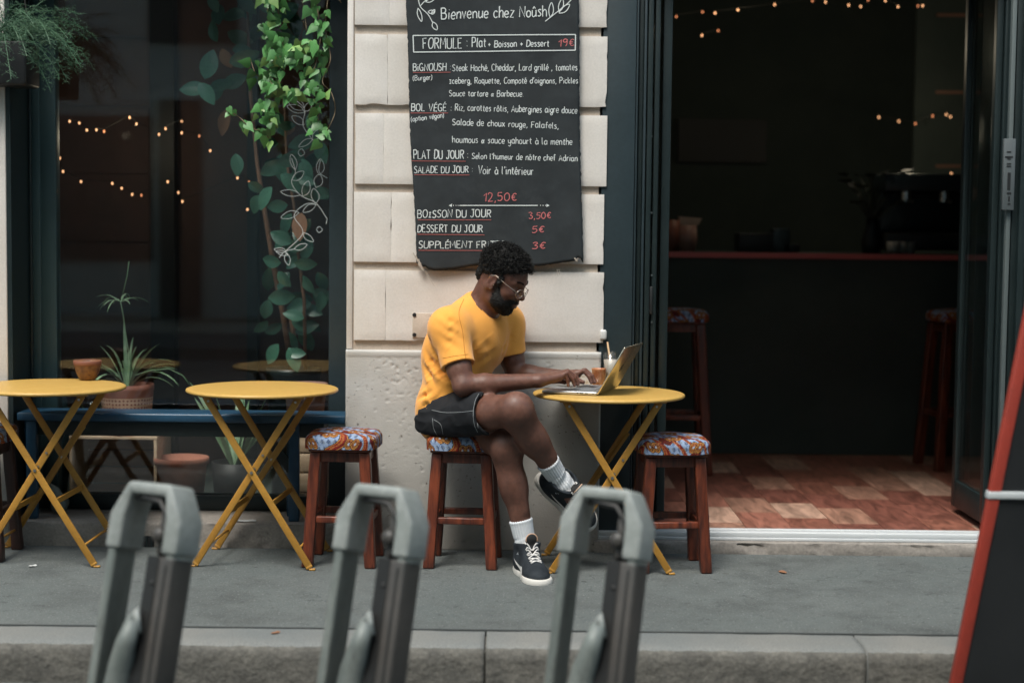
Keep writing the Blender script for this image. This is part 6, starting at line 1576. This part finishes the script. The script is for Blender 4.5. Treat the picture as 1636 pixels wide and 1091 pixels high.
# ---- shorts
mshort = pm('black_cotton_twill', (.012,.013,.015), (.020,.021,.024), scale=9, rough=.85, bump=.3, bscale=500, bdist=.001, spec=.2)
K = SDF((-.48, -.78, .40), (.16, .08, .74), .0038)
K.ell(pel-TU*.02+TF*.018, TRm, (.112, .170, .118), .05)
K.ell(Pt(712, 682, -.24), np.eye(3), (.078, .14, .062), .05)
def sleg(hip, kn, fr, ra, rb):
    e_ = hip+(kn-hip)*fr; d = unit(kn-hip); K.cap(hip, e_+d*.05, ra, rb, .03); return e_, d
eSR, dSR = sleg(hipR, knR, .66, .100, .088); eSL, dSL = sleg(hipL, knL, .66, .095, .082)
for (e_, d, kn, q_) in ((eSR, dSR, knR, .0), (eSL, dSL, knL, .0)):
    sl, X, Y, Z = K.sub(e_-.16, e_+.2); n = d
    pl_ = (X-e_[0])*n[0]+(Y-e_[1])*n[1]+(Z-e_[2])*n[2]
    ab = kn-e_; tt = np.clip(((X-e_[0])*ab[0]+(Y-e_[1])*ab[1]+(Z-e_[2])*ab[2])/(ab@ab), -.4, 1); dd = np.sqrt((X-e_[0]-ab[0]*tt)**2+(Y-e_[1]-ab[1]*tt)**2+(Z-e_[2]-ab[2]*tt)**2)
    cut = np.maximum(dd-.115, -pl_); K.F[sl] = np.maximum(K.F[sl], -cut)
    K.cap(e_-d*.03, e_+d*.06, .078 if kn is knR else .072, .080, .003, 's')
K.plane(pel+TU*.17, TU, .01)
# seat flattens on the cushion
zc_ = .476+.056+.008
K.plane((0, 0, zc_-.006), (0, 0, -1), .02)
def short_post(V, Q):
    Nn = vnormals(V, Q); d = np.zeros(len(V)); a_ = unit(knR-hipR)
    for i, v in enumerate(V):
        s_ = float(v@a_); n = noise.noise(Vector((v[0]*10, v[1]*10, v[2]*22))); n2 = noise.noise(Vector((s_*30, v[1]*12, v[2]*34))); d[i] = .005*(1-abs(n)*2.2)+.003*n2
    return V+Nn*d[:, None]*.8
shorts = K.mesh('shorts', mshort, person, short_post); bk = bvh_of(shorts)
mst = flat('white_stitching', (.22,.235,.24), .9)
seam(bk, [(690, 655), (712, 659), (740, 658), (756, 656)], .0013, mst, shorts, 'stitching')
seam(bk, [(765, 629), (759, 641), (756, 660), (758, 678), (763, 690)], .0013, mst, shorts, 'stitching')
seam(bk, [(769, 631), (763, 645), (761, 662), (764, 684)], .0009, mst, shorts, 'stitching')
seam(bk, [(691, 668), (693, 684), (700, 698)], .0010, mst, shorts, 'stitching')
seam(bk, [(693, 670), (704, 678), (708, 694)], .0009, mst, shorts, 'stitching')

# ---- socks
msock = pm('white_ribbed_sock', (.66,.68,.70), (.60,.62,.65), scale=30, rough=.95, spec=.1, bump=.3, bscale=200, bdist=.002)
def sock(kn, an, frac, toe):
    L_ = np.linalg.norm(an-kn); d = unit(an-kn); t0 = kn+(an-kn)*frac; S2 = SDF(np.minimum(t0, an)-.09, np.maximum(t0, an)+.09, .003)
    S2.cap(kn+d*.15, an, .0545, .038, .02); S2.ell(an, np.eye(3), (.040, .040, .040), .02); S2.cap(an, an+toe*.03, .038, .036, .02); S2.plane(t0, -d, .004)
    u, v = frame_of(Vector(d)); u = npv(u); v = npv(v)
    def post(V, Q):
        Nn = vnormals(V, Q); r = V-an; a = np.arctan2(r@u, r@v); h_ = r@d; cuff = np.exp(-((h_-(t0-an)@d-.006)/.006)**2)
        return V+Nn*(.0011*np.sin(a*26)+.0015*np.sin(h_*150+a*2)*(h_ > -.06)+.0012*cuff)[:, None]
    return S2.mesh('sock', msock, person, post)
toeL = unit((.22, -.95, -.12)); toeR = unit((.74, -.12, -.66))
sock(knL, anL, .70, toeL); sock(knR, anR, .70, toeR)
# ---- high-top trainers
mup = pm('dark_suede_upper', (.017,.021,.026), (.030,.036,.043), scale=20, rough=.85, spec=.2, bump=.3, bscale=300, bdist=.001)
msole = pm('off_white_rubber', (.60,.58,.54), (.52,.50,.46), scale=14, rough=.6); mout = flat('gum_outsole', (.16,.12,.11), .7)
mlace = flat('off_white_lace', (.62,.60,.58), .9); mlin = flat('black_lining', (.012,.012,.013), .8); mor = flat('pale_orange_edging', (.60,.38,.26), .8)
def shoe(ankle, fwd, up_, tongue_h=.0):
    f = unit(fwd); u = unit(npv(up_)-f*(npv(up_)@f)); r = np.cross(f, u); O = ankle-u*.098-f*.045       # O: heel point on the ground, f forward
    W3 = lambda a, b, c: O+f*a+r*b+u*c
    R = [f, r, u]
    sh_ = bpy.data.objects.new('shoe', None)
    def fld(): c = W3(.11, 0, .07); return SDF(c-.21, c+.21, .0030)
    # upper
    U_ = fld(); U_.cap(W3(.0, 0, .055), W3(.05, 0, .06), .040, .043, .02); U_.cap(W3(.06, 0, .050), W3(.17, 0, .040), .046, .040, .03)
    U_.ell(W3(.185, 0, .032), R, (.068, .049, .033), .03); U_.cap(W3(.02, 0, .05), ankle+u*.05-f*.006, .046, .054, .02); U_.cap(W3(.14,0,.045), ankle+u*.035+f*.022, .034, .040, .03)
    U_.plane(W3(0, 0, .016), -u, .003)
    U_.plane(ankle+u*.034-f*.01, unit(u-f*.12), .004)
    U_.cap(ankle+f*.004, ankle+u*.10, .041, .048, .004, 's')
    a_ = ankle+f*.062+u*.06; U_.cap(a_, W3(.125, 0, .112), .020, .012, .006, 's')
    up = U_.mesh('shoe', mup, person)
    S_ = fld()
    for (a, w_, b2) in ((-.012, .036, .03), (.03, .039, .06), (.09, .040, .12), (.15, .047, .17), (.19, .046, .205)):
        S_.cap(W3(a, 0, .013), W3(b2, 0, .013), w_+.004, w_+.006, .02)
    S_.ell(W3(.200, 0, .014), R, (.062, .050, .030), .02)
    S_.plane(W3(0, 0, .031), u, .004); S_.plane(W3(0, 0, .0035), -u, .004)
    so = S_.mesh('sole', msole, up)
    S_ = fld(); S_.cap(W3(0, 0, .004), W3(.14, 0, .004), .038, .046, .02); S_.ell(W3(.195, 0, .004), R, (.062, .048, .03), .02)
    S_.plane(W3(0, 0, .004), u, .001); S_.plane(W3(0, 0, .0), -u, .001); S_.mesh('outsole', mout, up)
    bu = bvh_of(up)
    # tongue
    Tn = fld(); Tn.cap(W3(.115, 0, .085), ankle+f*.052+u*.035, .020, .022, .01, flat=(unit(f*.8+u*.6), 2.2)); Tn.cap(ankle+f*.052+u*.035, ankle+f*.060+u*.060, .022, .023, .01, flat=(unit(f), 2.6))
    Tn.mesh('tongue', mlin, up)
    q = MB(); P = [Vector(ankle+f*(.061)+u*(.058)+r*(.023*math.cos(t_))+u*(.024*math.sin(t_))) for t_ in np.linspace(-.3, math.pi+.3, 14)]; q.tube(P, .0026, 6); q.build('tongue_edging', mor, up, smooth=True)
    def drop(a, b, c, dirv, lift=.0022):
        h_ = bu.ray_cast(Vector(W3(a, b, c)), Vector(dirv)); return (h_[0]+h_[1]*lift) if h_[0] is not None else None
    k = 0
    for i in range(7):
        a = .172-i*.0155; zz_ = .2
        for s in (1, -1):
            P = []
            for t_ in np.linspace(-1, 1, 9):
                p = drop(a-s*t_*.006, t_*(.021+.001*i), .2, -u); 
                if p is not None: P.append(Vector(p))
            if len(P) > 3: q = MB(); q.tube(P, .0027, 6); q.build('lace', mlace, up, smooth=True)
    # side emblem: curved tick on both sides
    for s in (-1, 1):
        n_ = 18; q = MB(); top_, bot_ = [], []
        for i in range(n_+1):
            t_ = i/n_; a = .045+.115*t_
            lo_ = .040+.085*(max(0, 1-t_-.55))**1.1*1.3 if False else .034+.050*(1-t_)**2.6
            hi_ = lo_+.030*math.sin(math.pi*min(1, t_*.95+.02))**1.0*(t_**.55)+.001
            lo_, hi_ = lo_, hi_
            # tick runs from high at the heel to a deep belly under the laces
            lo_ = .070-.036*math.sin(math.pi*min(1, t_*1.05)*.55); hi_ = lo_+.002+.030*(t_**1.3)*(1.0 if t_ < .82 else max(0, (1-t_)/.18))
            top_.append((a, hi_)); bot_.append((a, lo_))
        vs = []; ok = True
        for (a, z_), (a2, z2) in zip(top_, bot_):
            for (aa, zz_) in ((a, z_), (a2, z2)):
                p = bu.ray_cast(Vector(W3(aa, s*.2, zz_)), Vector(-r*s))
                vs.append(p[0]+p[1]*.0016 if p[0] is not None else None)
        fs = [(2*i, 2*i+1, 2*i+3, 2*i+2) for i in range(n_) if all(vs[j] is not None for j in (2*i, 2*i+1, 2*i+2, 2*i+3))]
        vs = [v if v is not None else Vector(W3(.1, 0, .05)) for v in vs]
        mesh_obj('side_emblem', vs, fs, mlace, up)
    return up
bpyL = shoe(anL, (.27, -.96, -.02), (0, 0, 1)); shoe(anR, toeR, npv((.3, -.80, .5)))

# ---- hair, beard, brows
mhair = pm('black_hair', (.006,.006,.006), (.014,.013,.012), scale=40, rough=.75, spec=.25, bump=.6, bscale=220, bdist=.003)
Hh = SDF(HC-.19, HC+.21, .003)
hell(Hh, -.012, 0, .050, .104, .080, .092)
hell(Hh, -.003, 0, .078, .100, .081, .074, .03)
# hairline: keep above these planes
Hh.plane(hp(.092, 0, .090), unit(hf*.52-hu*.85), .006)      # forehead edge
side_keep = unit(-hu*1.0+hf*.28)
Hh.plane(hp(.0, 0, .024), side_keep, .012)                  # low side line
nape = hp(-.03, 0, -.035)
for s in (-1, 1): hell(Hh, .028, s*.073, .022, .012, .008, .026, .006)
hell(Hh, -.078, 0, -.002, .030, .050, .042, .02)
def hair_post(V, Q):
    Nn = vnormals(V, Q); return V+Nn*np.array([.004*noise.noise(Vector(v*90))+.003*noise.noise(Vector(v*170)) for v in V])[:, None]
hair = Hh.mesh('hair', mhair, person, hair_post)
me = hair.data; rr = random.Random(33); polys = me.polygons; mb = MB(); zn = 0
inn = [p for p in polys]
for k in range(5200):
    p = inn[rr.randrange(len(inn))]; c = p.center; loc = npv(c)-HC; uu = float(loc@hu); ff = float(loc@hf)
    hgt = min(1, max(.12, (uu-.005)/.07))
    n_ = p.normal; 
    if (npv(n_)@hu) < -.3: continue
    d = (n_+Vector((rr.uniform(-.5, .5), rr.uniform(-.5, .5), rr.uniform(-.3, .5)))).normalized(); a, b_ = frame_of(d)
    Lh = (.006+.014*rr.random())*hgt*(1.25 if ff > .04 and uu > .06 else 1); r_ = .0022+.002*rr.random(); ph = rr.uniform(0, 6.28); tw = rr.uniform(4, 7)
    P = [c-d*.002+d*Lh*i/5+(a*math.cos(ph+tw*i/5)+b_*math.sin(ph+tw*i/5))*r_*min(1, i/2+.2) for i in range(6)]
    mb.tube(P, [.0012, .0012, .0012, .0011, .001, .0006], 3, cap=False)
mb.build('curls', mhair, hair, kind='stuff')
def beard_shell():
    me = body.data; V = np.empty(len(me.vertices)*3, np.float32); me.vertices.foreach_get('co', V); V = V.reshape(-1, 3).astype(float)
    Nn = np.empty(len(me.vertices)*3, np.float32); me.vertices.foreach_get('normal', Nn); Nn = Nn.reshape(-1, 3)
    loc = (V-HC)/HS; f, r, u = loc@hf, loc@hr, loc@hu
    # cheek line height as a function of f
    cheek = np.interp(f, [-.01, .012, .030, .050, .075, .090, .104, .125], [.045, .045, .005, -.030, -.046, -.034, -.030, -.032])
    under = np.interp(f, [-.02, .01, .05, .09, .12], [-.070, -.078, -.112, -.135, -.14])
    m = np.minimum(np.minimum((cheek-u)/.010, (u-under)/.012), (f-.018+.0*u)/.010)
    lips = np.sqrt(((u+.0555)/.0135)**2+(r/.0215)**2); m = np.where(f > .085, np.minimum(m, (lips-1)*1.2+.1), m)
    m = np.where(np.linalg.norm(loc, axis=1) < .17, m, -1)
    m = np.clip(m, -1, 1)
    nz_ = np.array([noise.noise(Vector(v*260)) if -.6 < k < 1 else 0 for v, k in zip(V, m)]); ba = me.attributes.new('beard', 'FLOAT', 'POINT'); ba.data.foreach_set('value', np.clip((m+.9)/1.3, 0, 1).astype(np.float32)); m = np.clip(m+nz_*1.1-.15, -1, 1)
    q = np.empty(len(me.polygons)*4, np.int32); me.polygons.foreach_get('vertices', q); Q = q.reshape(-1, 4); keep = (m[Q] > -.3).all(1); Q = Q[keep]
    used, inv = np.unique(Q, return_inverse=True); Q = inv.reshape(-1, 4); off = np.array([.0035*noise.noise(Vector(V[k]*180))+.0018*noise.noise(Vector(V[k]*420)) for k in used])
    P = V[used]+Nn[used]*(np.clip(m[used], -.3, 1)*.0022+.0000+off*np.clip(m[used], 0, 1)*.7)[:, None]
    o = mesh_obj('beard', P, [tuple(map(int, x)) for x in Q], mhair, person, smooth=True); return o
beard_shell()
bb = bvh_of(body)
mb = MB()
for s in (-1, 1):
    for k in range(70):
        t_ = rr.random(); p0 = hp(.13, s*(.012+.036*t_), .041+.006*math.sin(t_*2.4)+rr.uniform(-.003, .003)); h_ = bb.ray_cast(Vector(p0), Vector(-hf))
        if h_[0] is None: continue
        d = Vector(hr*s*.8+hu*.35).normalized()*.007; mb.tube([h_[0]-d*.3, h_[0]+h_[1]*.002+d*.5, h_[0]+h_[1]*.001+d], [.0008, .0008, .0004], 3, cap=False)
mb.build('eyebrows', mhair, person, kind='stuff')
# eyes: a sliver of white and iris under lowered lids
for s in (-1, 1):
    q = MB(); 
    for t_ in (0,):
        c = hp(.0855, s*.032, .0075); q.lathe([(0,-.0086),(.0045,-.0074),(.0074,-.0045),(.0086,0),(.0074,.0045),(.0045,.0074),(0,.0086)], c, 14)
    q.build('eye', flat('eye_dark', (.03,.02,.018), .1), person, smooth=True)
# glasses
mgl2 = flat('pale_gold_wire', (.55,.47,.40), .25, .9)
gs = thing('glasses', 'thin pale wire glasses with small lenses worn by the seated man', 'glasses', (0, 0, 0))
GZ = .004
def gring(s):
    return [Vector(hp(.1145-.10*(abs(x_)/1.0)*.0 - (abs(s*.034+x_)-.034)*.25, s*.034+x_, GZ+z_)) for x_, z_ in [(.0235*math.cos(a)*(1), .0195*math.sin(a)) for a in np.linspace(0, 2*math.pi, 29)]]
for s in (-1, 1):
    P = gring(s); q = MB(); q.tube(P, .0013, 6, cap=False); q.build('rim', mgl2, gs, smooth=True)
    vs = P[:-1]+[sum(P[:-1], Vector())/28]; mesh_obj('lens', vs, [(i, (i+1) % 28, 28) for i in range(28)], glass_mat('spectacle_lens', (.97,.98,.98), 1.3), gs)
    q = MB(); q.tube([Vector(hp(.108, s*.058, GZ+.006)), Vector(hp(.098, s*.068, GZ+.010)), Vector(hp(.05, s*.0765, GZ+.018)), Vector(hp(.004, s*.081, GZ+.028)), Vector(hp(-.018, s*.080, GZ+.018)), Vector(hp(-.024, s*.077, GZ+.0))], .0014, 6); q.build('temple', mgl2, gs, smooth=True)
q = MB(); q.tube([Vector(hp(.118, -.011, GZ+.004)), Vector(hp(.1225, 0, GZ+.009)), Vector(hp(.118, .011, GZ+.004))], .0013, 6); q.build('bridge', mgl2, gs, smooth=True)
q = MB(); p = hp(.013, .083, -.006); q.lathe([(0,-.002),(.002,0),(0,.002)], p, 8); p2 = hp(.004, .0815, -.026); q.lathe([(0,-.002),(.002,0),(0,.002)], p2, 8)
q.build('ear_studs', mgl2, person, kind='stuff')
